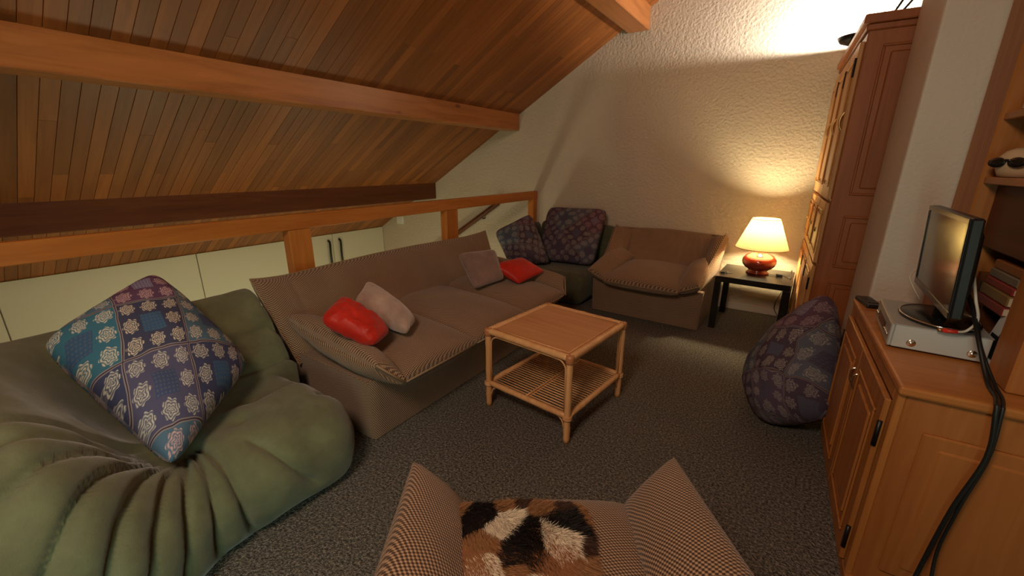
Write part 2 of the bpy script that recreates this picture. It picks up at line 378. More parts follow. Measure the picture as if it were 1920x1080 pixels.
def pillow(name, corners, T, m, parent=None, N=30, pinch=0.07, power=0.42, wr=0.006, wf=9.0, seed=0, uvrot=0.0, front=0.5, uvoff=(0, 0), rc=0.10):
    """corners c00 (u-,v-), c10, c11, c01 in 3D; stuffed both sides, meeting in a seam at the rim"""
    c00, c10, c11, c01 = [Vector(c) for c in corners]
    lu = ((c10-c00).length+(c11-c01).length)/2; lv = ((c01-c00).length+(c11-c10).length)/2
    nrm = ((c10-c00)+(c11-c01)).cross((c01-c00)+(c11-c10)).normalized()
    ca, sa = math.cos(uvrot), math.sin(uvrot)
    vs, uvs, fs, idx = [], [], [], {}
    for side in (1, -1):
        for j in range(N+1):
            for i in range(N+1):
                u = -math.cos(math.pi*i/N); v = -math.cos(math.pi*j/N)
                rim = i in (0, N) or j in (0, N)
                if side == -1 and rim: idx[(side, i, j)] = idx[(1, i, j)]; continue
                kc = 1-rc*(u*u*v*v)**2.5
                uu = u*(1-pinch*(1-v*v))*kc; vv = v*(1-pinch*(1-u*u))*kc
                a, b = (uu+1)/2, (vv+1)/2
                p = c00*(1-a)*(1-b)+c10*a*(1-b)+c11*a*b+c01*(1-a)*b
                h = T*(front if side == 1 else 1-front)*((1-u*u)*(1-v*v))**power
                q = Vector((uu*lu/2*wf+seed*7.3, vv*lv/2*wf+seed*3.1, side*3.0))
                wn = noise.noise(q)+0.5*noise.noise(q*2.3)
                k = min(1.0, 3*(1-max(abs(u), abs(v)))+0.25)
                p = p+nrm*side*(h+wn*wr*k)
                if rim: p = p+nrm*wn*wr*0.8
                idx[(side, i, j)] = len(vs); vs.append(p)
                x, y = uu*lu/2, vv*lv/2
                uvs.append((x*ca-y*sa+uvoff[0]+(0 if side == 1 else 3), x*sa+y*ca+uvoff[1]))
    for side in (1, -1):
        for j in range(N):
            for i in range(N):
                q = [idx[(side, i, j)], idx[(side, i+1, j)], idx[(side, i+1, j+1)], idx[(side, i, j+1)]]
                fs.append(q if side == 1 else q[::-1])
    me = bpy.data.meshes.new(name); me.from_pydata([tuple(v) for v in vs], [], fs); uv = me.uv_layers.new(name='UVMap')
    for l in me.loops: uv.data[l.index].uv = uvs[l.vertex_index]
    for p in me.polygons: p.use_smooth = True
    me.materials.append(m)
    o = bpy.data.objects.new(name, me); COL.objects.link(o)
    if parent: o.parent = parent
    return o

# ------------------------------------------------------------------ the setting
YW = 4.565
SL = 0.585                                   # slope of the roof
def zroof(x): return 1.134+SL*(x+4.4)
XE = -5.655; XR = 1.15; YB = -1.35; ZLOW = -2.5
tag(obj('floor', box(-2.72, XR, YB, YW, -0.22, 0.0), M['carpet']), kind='structure')
tag(obj('floor', box(XE-0.2, -2.72, YB, YW, ZLOW-0.1, ZLOW), M['paint']), kind='structure')
bm = bmesh.new(); bx(bm, XE-0.3, XR+0.1, YW, YW+0.12, ZLOW, 4.6)
tag(obj('wall_back', bm, M['stucco']), kind='structure')
tag(obj('wall_right', box(XR, XR+0.1, YB, YW, 0, 4.6), M['stucco']), kind='structure')
tag(obj('wall_front', box(XE-0.2, XR+0.1, YB-0.1, YB, ZLOW, 4.6), M['stucco']), kind='structure')
tag(obj('wall_under_loft', box(-2.72, -2.66, YB, YW, ZLOW, -0.22), M['paint']), kind='structure')
# closets below the eaves, across the stairwell
wl = tag(obj('wall_left', box(XE-0.12, XE-0.03, YB, YW, ZLOW, 0.5), M['paint']), kind='structure')
ys = [-1.3, 0.35, 1.876, 3.62, 4.56]
for k in range(4):
    d = tag(obj('door_%d' % (k+1), box(XE-0.028, XE, ys[k]+0.004, ys[k+1]-0.004, ZLOW+0.02, 0.392, 0.003), M['closet']), kind='structure')
    if k in (2, 3):
        y = 3.535 if k == 2 else 3.715
        bm = bmesh.new()
        tube(bm, smooth_path([(XE, y+0.01, 0.30), (XE+0.045, y+0.004, 0.27), (XE+0.05, y-0.004, 0.1), (XE+0.045, y, -0.1), (XE, y, -0.14)], 6), 0.016, 8)
        obj('door_handle', bm, M['black'], d, True)
# back-wall pieces by the stairs
tag(obj('junction_plate', box(-5.28, -5.13, YW-0.022, YW, 0.475, 0.60, 0.006, 2), M['white_plate']),
    'small white square plate high on the wall beyond the railing', 'wall plate')
hr = empty('stair_handrail', (-3.6, YW, 0.5), 0, 'dark wooden stair handrail sloping down along the wall behind the railing', 'handrail')
bm = bmesh.new(); tube(bm, [(0.38, -0.065, 0.42), (0.36, -0.065, 0.405), (-0.95, -0.065, -0.44)], [0.02, 0.032, 0.032], 10); obj('rail_bar', bm, M['beam_dark'], hr, True)
for a in (0.1, -0.6):
    bm = bmesh.new(); z = 0.405+(a-0.36)*0.645
    tube(bm, [(a, 0, z-0.05), (a, -0.05, z-0.05), (a, -0.065, z-0.02)], 0.008, 8); obj('bracket', bm, M['dark_metal'], hr, True)

# ceiling: backing sheet plus planks laid up the slope
th = math.atan(SL)
bm = bmesh.new(); Lr = (XR-XE+0.3)/math.cos(th)
bx(bm, 0, Lr, YB, YW, 0.016, 0.10)
ceil = obj('ceiling', bm, M['backing']); tag(ceil, kind='structure')
ceil.location = (XE-0.15, 0, zroof(XE-0.15)); ceil.rotation_euler = (0, -th, 0)
rnd = random.Random(3)
pw = 0.0765; nrow = 60; y0 = YW-nrow*pw
for r in range(nrow):
    y = y0+r*pw; s = 0.0; e = 0.03
    cuts = [0.0, rnd.choice([0.9, 1.15, 1.3, 1.7, 2.0])]
    while cuts[-1] < Lr-1.6 and len(cuts) < 4: cuts.append(cuts[-1]+rnd.choice([1.3, 1.6, 1.9, 2.2, 2.5]))
    cuts.append(Lr)
    for a, b in zip(cuts, cuts[1:]):
        if b-a < 0.05: continue
        L = b-a
        o = obj('plank', box(0.0004, L-0.0004, 0.0010, pw-0.0010, 0.0, 0.015, 0.0012), M['plank'], ceil, uv=False)
        o.location = (a, y, rnd.uniform(0, 0.0006))
bm = bmesh.new(); bx(bm, 0, Lr, YB, y0, 0.0, 0.015)
tag(obj('plank', bm, M['plank'], ceil, uv=False), kind='stuff')
tag(ceil, kind='structure')

# beams
bm = bmesh.new(); bx(bm, -3.16, -2.95, YB, YW-0.001, 1.795, 2.03, 0.006)
tag(obj('ceiling_beam', bm, M['beam']), 'thick orange-brown beam with knots crossing under the sloping plank ceiling above the sofa', 'beam')
bm = bmesh.new(); bx(bm, -1.66, -1.45, YB, YW-0.001, 2.66, 2.93, 0.006)
tag(obj('ceiling_beam', bm, M['beam']), 'short end of the upper ceiling beam at the top edge above the white wall', 'beam')
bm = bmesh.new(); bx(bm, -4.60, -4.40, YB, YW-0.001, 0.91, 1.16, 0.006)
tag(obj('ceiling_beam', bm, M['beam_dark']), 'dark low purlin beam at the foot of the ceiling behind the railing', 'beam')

# railing at the loft edge
rl = empty('loft_railing', (-2.70, 2.0, 0.0), 0, 'orange-brown wooden railing with square posts behind the sofa', 'railing')
obj('handrail', box(-0.03, 0.03, -3.3, 2.564, 0.985, 1.083, 0.004), M['rail'], rl)
for ya, yb in ((-0.59, -0.44), (0.90, 1.06), (2.47, 2.564), (-2.1, -1.95)):
    obj('post', box(-0.055, 0.025, ya, yb, -0.21, 0.985, 0.004), M['post'], rl)
obj('lower_rail', box(-0.03, 0.02, -3.3, 2.47, 0.12, 0.20, 0.004), M['rail'], rl)

# pillar
PX, PY0, PY1 = 0.372, 2.545, 3.165
tag(obj('wall_pillar', box(PX, XR, PY0, PY1, 0, 4.5, 0.012, 2), M['stucco_pillar']), kind='structure')
tag(obj('baseboard_pillar', box(PX-0.014, PX, PY0+0.1, PY1, 0, 0.08, 0.003), M['white_plate']), kind='structure')
tag(obj('baseboard_back', box(-2.66, 0.1, YW-0.012, YW, 0, 0.07, 0.003), M['stucco_pillar']), kind='structure')

# ------------------------------------------------------------------ wardrobe
wd = empty('wardrobe', (0.185, 3.205, 0), math.radians(2.0), 'tall reddish-brown panelled wooden wardrobe between the pillar and the lamp table', 'wardrobe')
WL = YW-3.205-0.05; WD = 0.68
bm = bmesh.new(); bx(bm, 0.0, WD, 0, WL, 0.0, 2.11, 0.004); obj('carcass', bm, M['ward'], wd)
bm = bmesh.new()
bx(bm, -0.012, WD, -0.012, WL, 2.10, 2.135, 0.006); bx(bm, -0.03, WD, -0.03, WL, 2.132, 2.18, 0.008, None, 2)
obj('cornice', bm, M['ward'], wd)
obj('plinth', box(-0.01, WD, -0.008, WL, 0, 0.09, 0.004), M['ward'], wd)
def raised(bm, a0, a1, z0, z1, depth=0.008, fr=0.03, axis='x', at=0.0, sgn=-1):
    """moulded frame ring plus fielded middle on a face; axis x: face normal along x"""
    def B(p0, p1, q0, q1, t0, t1, bev):
        if axis == 'x': bx(bm, min(at+sgn*t0, at+sgn*t1), max(at+sgn*t0, at+sgn*t1), p0, p1, q0, q1, bev)
        else: bx(bm, p0, p1, min(at+sgn*t0, at+sgn*t1), max(at+sgn*t0, at+sgn*t1), q0, q1, bev)
    w_ = 0.014
    B(a0, a1, z0, z0+w_, 0, depth, 0.004); B(a0, a1, z1-w_, z1, 0, depth, 0.004)
    B(a0, a0+w_, z0+w_, z1-w_, 0, depth, 0.004); B(a1-w_, a1, z0+w_, z1-w_, 0, depth, 0.004)
    B(a0+fr, a1-fr, z0+fr, z1-fr, 0, depth*0.9, 0.006)
for z0, z1 in ((1.23, 2.03), (0.79, 1.11), (0.12, 0.70)):
    bm = bmesh.new(); raised(bm, 0.075, 0.46, z0, z1, 0.007, 0.04, 'y', 0.0); obj('side_panel', bm, M['ward'], wd)
# front: three bays of upper door, drawer pair, lower door
nb = 3; bw = (WL-0.06)/nb
for k in range(nb):
    a0 = 0.03+k*bw+0.006; a1 = 0.03+(k+1)*bw-0.006
    bm = bmesh.new(); bx(bm, -0.022, 0, a0, a1, 1.20, 2.06, 0.004); raised(bm, a0+0.055, a1-0.055, 1.27, 1.98, 0.008, 0.035, 'x', -0.022)
    d = obj('door', bm, M['ward_front'], wd)
    bm = bmesh.new(); tube(bm, [(-0.026, a0+0.004, 1.88), (-0.026, a0+0.004, 1.98)], 0.006, 8); obj('hinge', bm, M['dark_metal'], d)
    bm = bmesh.new(); tube(bm, smooth_path([(-0.022, a0+0.03, 1.70), (-0.036, a0+0.03, 1.67), (-0.036, a0+0.03, 1.63), (-0.022, a0+0.03, 1.60)]), 0.006, 8); obj('handle', bm, M['brass'], d, True)
    bm = bmesh.new(); bx(bm, -0.022, 0, a0, a1, 0.80, 1.18, 0.004); raised(bm, a0+0.05, a1-0.05, 0.85, 1.13, 0.008, 0.03, 'x', -0.022)
    d = obj('drawer', bm, M['ward_front'], wd)
    bm = bmesh.new(); lathe(bm, [(0, 0), (0.014, 0.002), (0.016, 0.012), (0.008, 0.02), (0, 0.022)], 14); bm.transform(Matrix.Translation((-0.022, (a0+a1)/2, 0.99)) @ Matrix.Rotation(-math.pi/2, 4, 'Y')); obj('knob', bm, M['brass'], d, True)
    bm = bmesh.new(); bx(bm, -0.022, 0, a0, a1, 0.11, 0.78, 0.004); raised(bm, a0+0.05, a1-0.05, 0.16, 0.73, 0.008, 0.03, 'x', -0.022)
    d = obj('door', bm, M['ward_front'], wd)
    bm = bmesh.new(); tube(bm, [(-0.026, a0+0.004, 0.62), (-0.026, a0+0.004, 0.70)], 0.006, 8); obj('hinge', bm, M['dark_metal'], d)

# uplight bowl on top of the wardrobe
ul = empty('uplight_lamp', (0.20, 4.22, 2.18), 0, 'black bowl uplight lamp glaring on top of the wardrobe', 'lamp')
bm = bmesh.new(); lathe(bm, [(0.0, 0.0), (0.07, 0.0), (0.075, 0.01), (0.02, 0.02), (0.015, 0.05), (0.04, 0.055), (0.115, 0.085), (0.135, 0.115), (0.130, 0.118), (0.10, 0.092), (0.03, 0.065), (0, 0.062)], 36)
obj('bowl', bm, M['dark_metal'], ul, True)
bm = bmesh.new(); tube(bm, [(-0.04, 0, 0.085), (0.04, 0, 0.085)], 0.008, 10); obj('halogen_tube', bm, M['halogen'], ul, True)
wc = empty('cable_bundle', (0.30, 3.6, 2.18), 0, 'grey-brown cables rising from the top of the wardrobe', 'cable')
for k in range(2):
    bm = bmesh.new(); tube(bm, smooth_path([(-0.03+k*0.02, -0.22, 0.0), (-0.02+k*0.03, -0.2, 0.02), (0.04+k*0.05, -0.15, 0.16), (0.12+k*0.06, 0.0, 0.45)], 6), 0.006, 8)
    obj('cable', bm, M['dark_metal'], wc, True)

# ------------------------------------------------------------------ low cabinet beside the pillar
A = math.radians(1.7)
cb = empty('low_cabinet', (0.352, 1.54, 0), A, 'low orange-brown wooden cabinet with panelled doors below the monitor', 'cabinet')
CL = 0.99; CD = 0.77; CH = 0.782
obj('body', box(0.02, CD, 0.012, CL, 0.05, CH-0.03, 0.003), M['cab_light'], cb)
obj('top', box(-0.006, CD, -0.008, CL, CH-0.03, CH, 0.008, 2), M['cab_x'], cb)
obj('plinth', box(0.0, CD, -0.004, CL, 0.0, 0.05, 0.004), M['cab_y'], cb)
bm = bmesh.new(); bx(bm, 0.075, 0.72, 0.0, 0.012, 0.12, 0.645, 0.005); bx(bm, 0.115, 0.68, -0.006, 0.008, 0.16, 0.605, 0.006)
obj('side_panel', bm, M['cab_light'], cb)
bm = bmesh.new()
bx(bm, 0.0, 0.02, 0.012, 0.055, 0.05, CH-0.03, 0.003)
bx(bm, 0.0, 0.02, CL-0.03, CL, 0.05, CH-0.03, 0.003)
bx(bm, 0.0, 0.02, 0.055, CL-0.03, CH-0.075, CH-0.03, 0.003)
obj('face_frame', bm, M['cab_z'], cb)
for k, (a0, a1) in enumerate(((0.06, 0.50), (0.505, 0.955))):
    bm = bmesh.new(); bx(bm, -0.014, 0.004, a0, a1, 0.06, CH-0.08, 0.004)
    raised(bm, a0+0.055, a1-0.055, 0.13, CH-0.145, 0.008, 0.045, 'x', -0.014)
    d = obj('door', bm, M['cab_z'], cb)
    for zz in (0.16, 0.58):
        bm = bmesh.new(); yh = a0-0.002 if k == 0 else a1+0.002
        tube(bm, [(-0.012, yh, zz-0.045), (-0.012, yh, zz+0.045)], 0.007, 8); obj('hinge', bm, M['dark_metal'], d, True)
    bm = bmesh.new(); yh = a1-0.03 if k == 0 else a0+0.03
    tube(bm, smooth_path([(-0.014, yh, 0.54), (-0.026, yh, 0.55), (-0.026, yh, 0.59), (-0.014, yh, 0.60)]), 0.0035, 8); obj('handle', bm, M['chrome'], d, True)

# bookcase standing on the cabinet
bc = empty('bookcase', (0.585, 1.54, CH), A, 'brown wooden bookcase with open shelves standing on the low cabinet', 'bookcase')
BD = 0.50; BZ = 2.2
obj('side_panel', box(0.0, BD, 0.10, 0.24, 0.001, BZ, 0.006), M['cab_light'], bc)
obj('side_panel', box(0.0, BD, 0.76, 0.985, 0.001, BZ, 0.006), M['cab_z'], bc)
obj('back_panel', box(BD-0.02, BD, 0.24, 0.76, 0.001, BZ), M['shelf_shaded'], bc)
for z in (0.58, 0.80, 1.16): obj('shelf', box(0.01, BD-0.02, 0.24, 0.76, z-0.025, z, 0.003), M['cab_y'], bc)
obj('shaded_infill', box(0.05, BD-0.02, 0.245, 0.755, 0.33, 0.554, 0.004), M['shelf_shaded'], bc)  # solid block for the dark compartment, its shade put into the colour
SX, SY = 0.585, 1.54
def bcp(x, y, z):
    ca, sa = math.cos(A), math.sin(A); return (SX+x*ca-y*sa, SY+x*sa+y*ca, CH+z)
# books in the lowest bay (standing and lying)
bk = [((0.30, 0.10, 0.02), 0.035, 0.23, 'thin red-brown upright book at the far end of the lowest bookcase bay'),
      ((0.10, 0.12, 0.13), 0.03, 0.20, 'thin grey upright book beside the red-brown one in the lowest bay'),
      ((0.34, 0.09, 0.015), 0.04, 0.235, 'orange-brown upright book third from the far end of the lowest bay')]
y = 0.745
for c, t_, h, lab in bk:
    root = empty('book', bcp(0.07, y-t_/2, 0.002), A, lab, 'book', 'books in the lowest bookcase bay')
    m1 = mat('book_cover', tuple(x*0.6 for x in c), 0.5)  # cover colour darkened to hold the shade of the bay
    obj('cover', box(0, 0.19, -t_/2+0.001, t_/2-0.001, 0, h, 0.002), m1, root)
    obj('title_band', box(-0.0012, 0.001, -t_/2+0.004, t_/2-0.004, h*0.55, h*0.75), mat('book_band', (0.45, 0.30, 0.08), 0.5), root)
    y -= t_+0.002
stack = [((0.32, 0.03, 0.03), 0.030, 'dark red book at the bottom of the lying pile behind the monitor'),
         ((0.36, 0.20, 0.06), 0.035, 'tan book second from the bottom of the lying pile behind the monitor'),
         ((0.42, 0.035, 0.03), 0.025, 'bright red book in the middle of the lying pile behind the monitor'),
         ((0.30, 0.24, 0.16), 0.028, 'pale beige book second from the top of the lying pile'),
         ((0.45, 0.14, 0.03), 0.03, 'orange book at the top of the lying pile behind the monitor')]
z = 0.15
rack = empty('wooden_box', bcp(0, 0, 0), A, 'small dark wooden box holding up the lying books in the bookcase', 'box')
for zz in (0.001, 0.137): obj('board', box(0.06, 0.26, 0.30, 0.60, zz, zz+0.012, 0.002), M['shelf_shaded'], rack)
for yy in (0.30, 0.588): obj('side', box(0.06, 0.26, yy, yy+0.012, 0.013, 0.137), M['shelf_shaded'], rack)
for i, (c, t_, lab) in enumerate(stack):
    root = empty('book', bcp(0.04+0.006*i, 0.39+0.004*i, z), A, lab, 'book', 'books in the lowest bookcase bay')
    obj('cover', box(0, 0.2, 0, 0.215, 0, t_, 0.003), mat('book_cover', tuple(x*0.6 for x in c), 0.5), root)  # lying covers darkened too, bay shade put into their colour
    obj('pages', box(0.004, 0.196, -0.001, 0.21, 0.004, t_-0.004), mat('book_pages', (0.5, 0.42, 0.3), 0.8), root)
    z += t_+0.001
# leaning picture card with a dark figure on a white ground
pc = empty('picture_card', bcp(0.03, 0.265, 0.002), A, 'white picture card with a dark figure leaning against the books by the bookcase post', 'card')
T_ = Matrix.Rotation(math.radians(10), 4, 'Y')
b_ = bmesh.new(); bx(b_, -0.003, 0.0, 0.0, 0.15, 0, 0.2, 0.001, T_); obj('card', b_, mat('card_white', (0.55, 0.55, 0.55), 0.4), pc)
b_ = bmesh.new(); bx(b_, -0.0046, -0.003, 0.045, 0.14, 0.02, 0.09, 0, T_); bx(b_, -0.0046, -0.003, 0.035, 0.09, 0.085, 0.14, 0, T_); bx(b_, -0.0046, -0.003, 0.05, 0.075, 0.14, 0.165, 0, T_); obj('dark_figure', b_, mat('print_black', (0.01, 0.012, 0.015), 0.4), pc)
b_ = bmesh.new(); bx(b_, -0.0045, -0.003, 0.004, 0.035, 0.03, 0.12, 0, T_); obj('blue_patch', b_, mat('print_blue', (0.12, 0.2, 0.28), 0.4), pc)
# ornament wearing dark glasses on the middle shelf
orn = empty('ornament', bcp(0.062, 0.675, 0.58), A+math.radians(32), 'rounded cream ornament wearing dark glasses on the middle bookcase shelf', 'ornament')
bm = bmesh.new(); lathe(bm, [(0, 0), (0.045, 0.002), (0.052, 0.02), (0.058, 0.04), (0.056, 0.065), (0.04, 0.088), (0.02, 0.098), (0, 0.10)], 28); bm.transform(Matrix.Diagonal((0.85, 1.15, 1, 1)))
obj('body', bm, mat('cream_ceramic', (0.50, 0.36, 0.22), 0.4), orn, True)
bm = bmesh.new()
for yy in (-0.038, 0.034):
    b2 = bmesh.new(); lathe(b2, [(0, -0.004), (0.026, -0.003), (0.028, 0.0), (0.026, 0.004), (0, 0.005)], 20)
    b2.transform(Matrix.Translation((-0.052, yy*0.85, 0.050)) @ Matrix.Rotation(math.pi/2, 4, 'Y') @ Matrix.Diagonal((0.62, 1, 1, 1)))
    me = bpy.data.meshes.new('t'); b2.to_mesh(me); b2.free(); bm.from_mesh(me)
tube(bm, [(-0.053, -0.016, 0.056), (-0.054, 0.0, 0.058), (-0.053, 0.012, 0.056)], 0.004, 6)
obj('dark_glasses', bm, M['black'], orn, True)
st = empty('figurine', bcp(0.14, 0.52, 0.58), A, 'dark carved wooden figurine standing beside the cream ornament on the shelf', 'figurine')
bm = bmesh.new(); lathe(bm, [(0, 0), (0.05, 0), (0.05, 0.015), (0.03, 0.03), (0.045, 0.07), (0.05, 0.10), (0.03, 0.125), (0.022, 0.135), (0.032, 0.15), (0.03, 0.17), (0, 0.185)], 20)
obj('body', bm, M['beam_dark'], st, True)
bm = bmesh.new(); tube(bm, smooth_path([(0.0, 0.04, 0.11), (-0.03, 0.07, 0.08), (-0.045, 0.04, 0.05), (-0.045, 0.0, 0.05), (-0.03, -0.06, 0.08), (0, -0.04, 0.11)], 5), 0.012, 8); obj('arms', bm, M['beam_dark'], st, True)
# folders on the upper shelf
yy = 0.745
fold = [((0.36, 0.30, 0.20), 0.05, 0.22, 0.10, 'pale patterned folder tilted at the far end of the upper shelf'),
        ((0.40, 0.36, 0.12), 0.04, 0.25, 0.03, 'yellow-green folder standing on the upper bookcase shelf'),
        ((0.30, 0.28, 0.24), 0.06, 0.24, 0.0, 'grey mottled folder nearest on the upper bookcase shelf')]
for c, t_, h, tl, lab in fold:
    root = empty('folder', bcp(0.04, yy-t_, 0.802), A, lab, 'folder', 'folders on the upper bookcase shelf')
    mm = Matrix.Rotation(tl, 4, 'X')
    b_ = bmesh.new(); bx(b_, 0, 0.24, 0, t_-0.004, 0.0, h, 0.004, mm)
    obj('cover', b_, printed('folder_print', [c, tuple(x*0.6 for x in c), tuple(min(1, x*1.5) for x in c)], 40), root)
    b_ = bmesh.new(); bx(b_, 0.004, 0.236, 0.006, t_-0.010, h-0.001, h+0.004, 0, mm); obj('pages', b_, mat('folder_pages', (0.55, 0.5, 0.4), 0.8), root)
    yy -= t_+(0.03 if tl > 0.05 else 0.012)

# ------------------------------------------------------------------ receiver, monitor, cables, tray
rc = empty('receiver_box', (0.352, 1.865, CH), math.radians(-1.5), 'silver receiver box with screws in its side on the cabinet under the monitor', 'receiver')
obj('casing', box(0.012, 0.245, 0, 0.34, 0.008, 0.088, 0.002), [M['silver_side']], rc)
obj('lid', box(0.006, 0.247, -0.001, 0.341, 0.0885, 0.0915, 0.001), M['silver'], rc)
obj('front_panel', box(0.0, 0.012, 0.0, 0.34, 0.008, 0.089, 0.003), M['silver'], rc)
obj('display', box(-0.002, 0.001, 0.10, 0.27, 0.03, 0.062), M['black'], rc)
for k, yk in enumerate((0.02, 0.04, 0.06, 0.08, 0.29, 0.31)):
    bm = bmesh.new(); lathe(bm, [(0, 0), (0.006, 0), (0.0055, 0.006), (0, 0.007)], 12); bm.transform(Matrix.Translation((0, yk, 0.045)) @ Matrix.Rotation(-math.pi/2, 4, 'Y')); obj('button', bm, M['chrome'], rc, True)
for xk in (0.062, 0.21):
    bm = bmesh.new(); lathe(bm, [(0, 0.003), (0.004, 0.003), (0.005, 0.001), (0.011, 0.0025), (0.013, 0)], 18); bm.transform(Matrix.Translation((xk, 0, 0.03)) @ Matrix.Rotation(math.pi/2, 4, 'X')); obj('screw', bm, M['chrome'], rc, True)
for fx, fy in ((0.03, 0.03), (0.22, 0.03), (0.03, 0.31), (0.22, 0.31)):
    bm = bmesh.new(); lathe(bm, [(0, 0), (0.01, 0), (0.011, 0.009), (0, 0.009)], 12, (fx, fy, 0)); obj('foot', bm, M['black_plastic'], rc)
tv = empty('monitor', (0.495, 2.01, CH+0.0915), math.radians(-1.0), 'black flat-screen monitor with a reflecting screen on the silver box', 'monitor')
lean = Matrix.Translation((-0.04, 0, 0.07)) @ Matrix.Rotation(math.radians(-3.5), 4, 'Y')
bm = bmesh.new(); bx(bm, 0.004, 0.035, -0.263, 0.263, 0, 0.31, 0.006, lean); bx(bm, 0.035, 0.065, -0.17, 0.17, 0.05, 0.26, 0.015, lean, 2); obj('casing', bm, M['black_plastic'], tv)
bm = bmesh.new()
for q in ((-0.263, 0.263, 0, 0.024), (-0.263, 0.263, 0.292, 0.31), (-0.263, -0.247, 0.024, 0.292), (0.247, 0.263, 0.024, 0.292)): bx(bm, 0, 0.006, *q, 0.002, lean)
obj('bezel', bm, M['black'], tv)
bm = bmesh.new(); bx(bm, 0.003, 0.006, -0.247, 0.247, 0.024, 0.292, 0, lean); obj('screen', bm, M['screen'], tv)
bm = bmesh.new(); tube(bm, [(0.005, 0, 0.01), (0.0, 0, 0.1)], 0.022, 12); obj('neck', bm, M['black_plastic'], tv, True)
bm = bmesh.new(); lathe(bm, [(0, 0.0005), (0.105, 0.0005), (0.112, 0.006), (0.105, 0.012), (0.03, 0.018), (0, 0.018)], 40); bm.transform(Matrix.Diagonal((0.95, 1.35, 1, 1))); obj('stand_base', bm, M['black'], tv, True)
bm = bmesh.new(); tube(bm, [(0.108*0.95*math.cos(t), 0.108*1.35*math.sin(t), 0.0105) for t in [2*math.pi*k/48 for k in range(49)]], 0.0025, 6, False); obj('chrome_ring', bm, M['chrome'], tv, True)
pcb = empty('power_cable', (0.53, 1.503, 0.0), 0, 'twisted black cables hanging from the monitor down the side of the low cabinet', 'cable')
P1 = [(0.525, 1.93, 1.00), (0.532, 1.85, 0.95), (0.535, 1.76, 0.89), (0.553, 1.67, 0.797), (0.548, 1.58, 0.792), (0.535, 1.525, 0.791), (0.533, 1.508, 0.777), (0.545, 1.503, 0.64), (0.518, 1.503, 0.445), (0.497, 1.50, 0.188), (0.46, 1.42, 0.03), (0.40, 1.2, 0.012)]
P2 = [(0.530, 1.94, 0.99), (0.540, 1.85, 0.94), (0.545, 1.76, 0.87), (0.566, 1.67, 0.797), (0.560, 1.58, 0.791), (0.547, 1.525, 0.790), (0.544, 1.509, 0.775), (0.549, 1.503, 0.64), (0.530, 1.503, 0.45), (0.524, 1.50, 0.25), (0.55, 1.42, 0.03), (0.62, 1.2, 0.012)]
for P_, r__ in ((P1, 0.0062), (P2, 0.0045)):
    obj('cord', tube(bmesh.new(), [Vector(p)-Vector((0.53, 1.503, 0)) for p in smooth_path(P_, 8)], r__, 8), M['cable'], pcb, True)
av = empty('audio_cable', (0.473, 1.835, 0.872), 0, 'white cable with a red plug hanging from the monitor over the silver box', 'cable')
bm = bmesh.new(); tube(bm, smooth_path([(0.045, 0.06, 0.19), (0.047, -0.005, 0.13), (0.066, -0.005, 0.065), (0.050, -0.008, 0.025), (0.03, 0.0, 0.014)], 8), 0.004, 8); obj('cord', bm, M['cable_white'], av, True)
bm = bmesh.new(); tube(bm, [(0.034, 0.0, 0.014), (0.0, 0.006, 0.0105)], [0.006, 0.008], 12); obj('red_plug', bm, M['plug_red'], av, True)
bm = bmesh.new(); tube(bm, [(0.0, 0.006, 0.0105), (-0.012, 0.008, 0.0095)], 0.0055, 12); obj('metal_tip', bm, M['brass'], av, True)
o = obj('thin_cable', tube(bmesh.new(), smooth_path([(0.50, 2.31, 0.866), (0.46, 2.36, 0.95), (0.52, 2.42, 0.98), (0.60, 2.4, 0.9), (0.65, 2.3, 0.78)], 8), 0.003, 6), M['cable_white'], None, True)
tag(o, 'thin grey cable looping behind the monitor against the pillar', 'cable')
ty = empty('remote_control', (0.362, 2.44, CH), math.radians(12), 'small black remote control at the far corner of the low cabinet', 'remote')
obj('case', box(-0.03, 0.03, -0.075, 0.075, 0.0005, 0.02, 0.005, 2), M['black'], ty)
obj('buttons', box(-0.02, 0.02, -0.05, 0.03, 0.0195, 0.022, 0.001), M['dark_metal'], ty)

# ------------------------------------------------------------------ lamp table, lamp, small things on it
lt = empty('lamp_table', (-0.18, 4.145, 0), math.radians(-2), 'small square black lacquered side table under the lamp', 'side table')
obj('tabletop', box(-0.278, 0.278, -0.278, 0.278, 0.43, 0.48, 0.003), M['black'], lt)
for sx in (-1, 1):
    for sy in (-1, 1):
        obj('leg', box(min(sx*0.278, sx*0.226), max(sx*0.278, sx*0.226), min(sy*0.278, sy*0.226), max(sy*0.278, sy*0.226), 0, 0.43, 0.003), M['black'], lt)
lp = empty('table_lamp', (-0.175, 4.20, 0.48), 0, 'round red-brown ceramic table lamp with a lit cream shade', 'table lamp')
bm = bmesh.new(); lathe(bm, [(0, 0), (0.088, 0), (0.092, 0.008), (0.086, 0.016), (0.074, 0.024), (0.078, 0.034), (0.105, 0.05), (0.127, 0.075), (0.135, 0.10), (0.130, 0.128), (0.108, 0.155), (0.075, 0.172), (0.055, 0.180), (0.05, 0.19), (0.05, 0.20), (0, 0.20)], 56)
obj('base', bm, M['ceramic'], lp, True)
bm = bmesh.new(); lathe(bm, [(0, 0.2), (0.018, 0.2), (0.018, 0.305), (0.014, 0.325), (0, 0.325)], 16); obj('socket', bm, M['brass'], lp, True)
bm = bmesh.new(); lathe(bm, [(0, 0.325), (0.012, 0.33), (0.028, 0.365), (0.03, 0.385), (0.02, 0.41), (0, 0.417)], 20); obj('bulb', bm, M['bulb'], lp, True)
bm = bmesh.new(); lathe(bm, [(0.205, 0.225), (0.107, 0.478)], 64); sh = obj('shade', bm, M['shade'], lp, True)
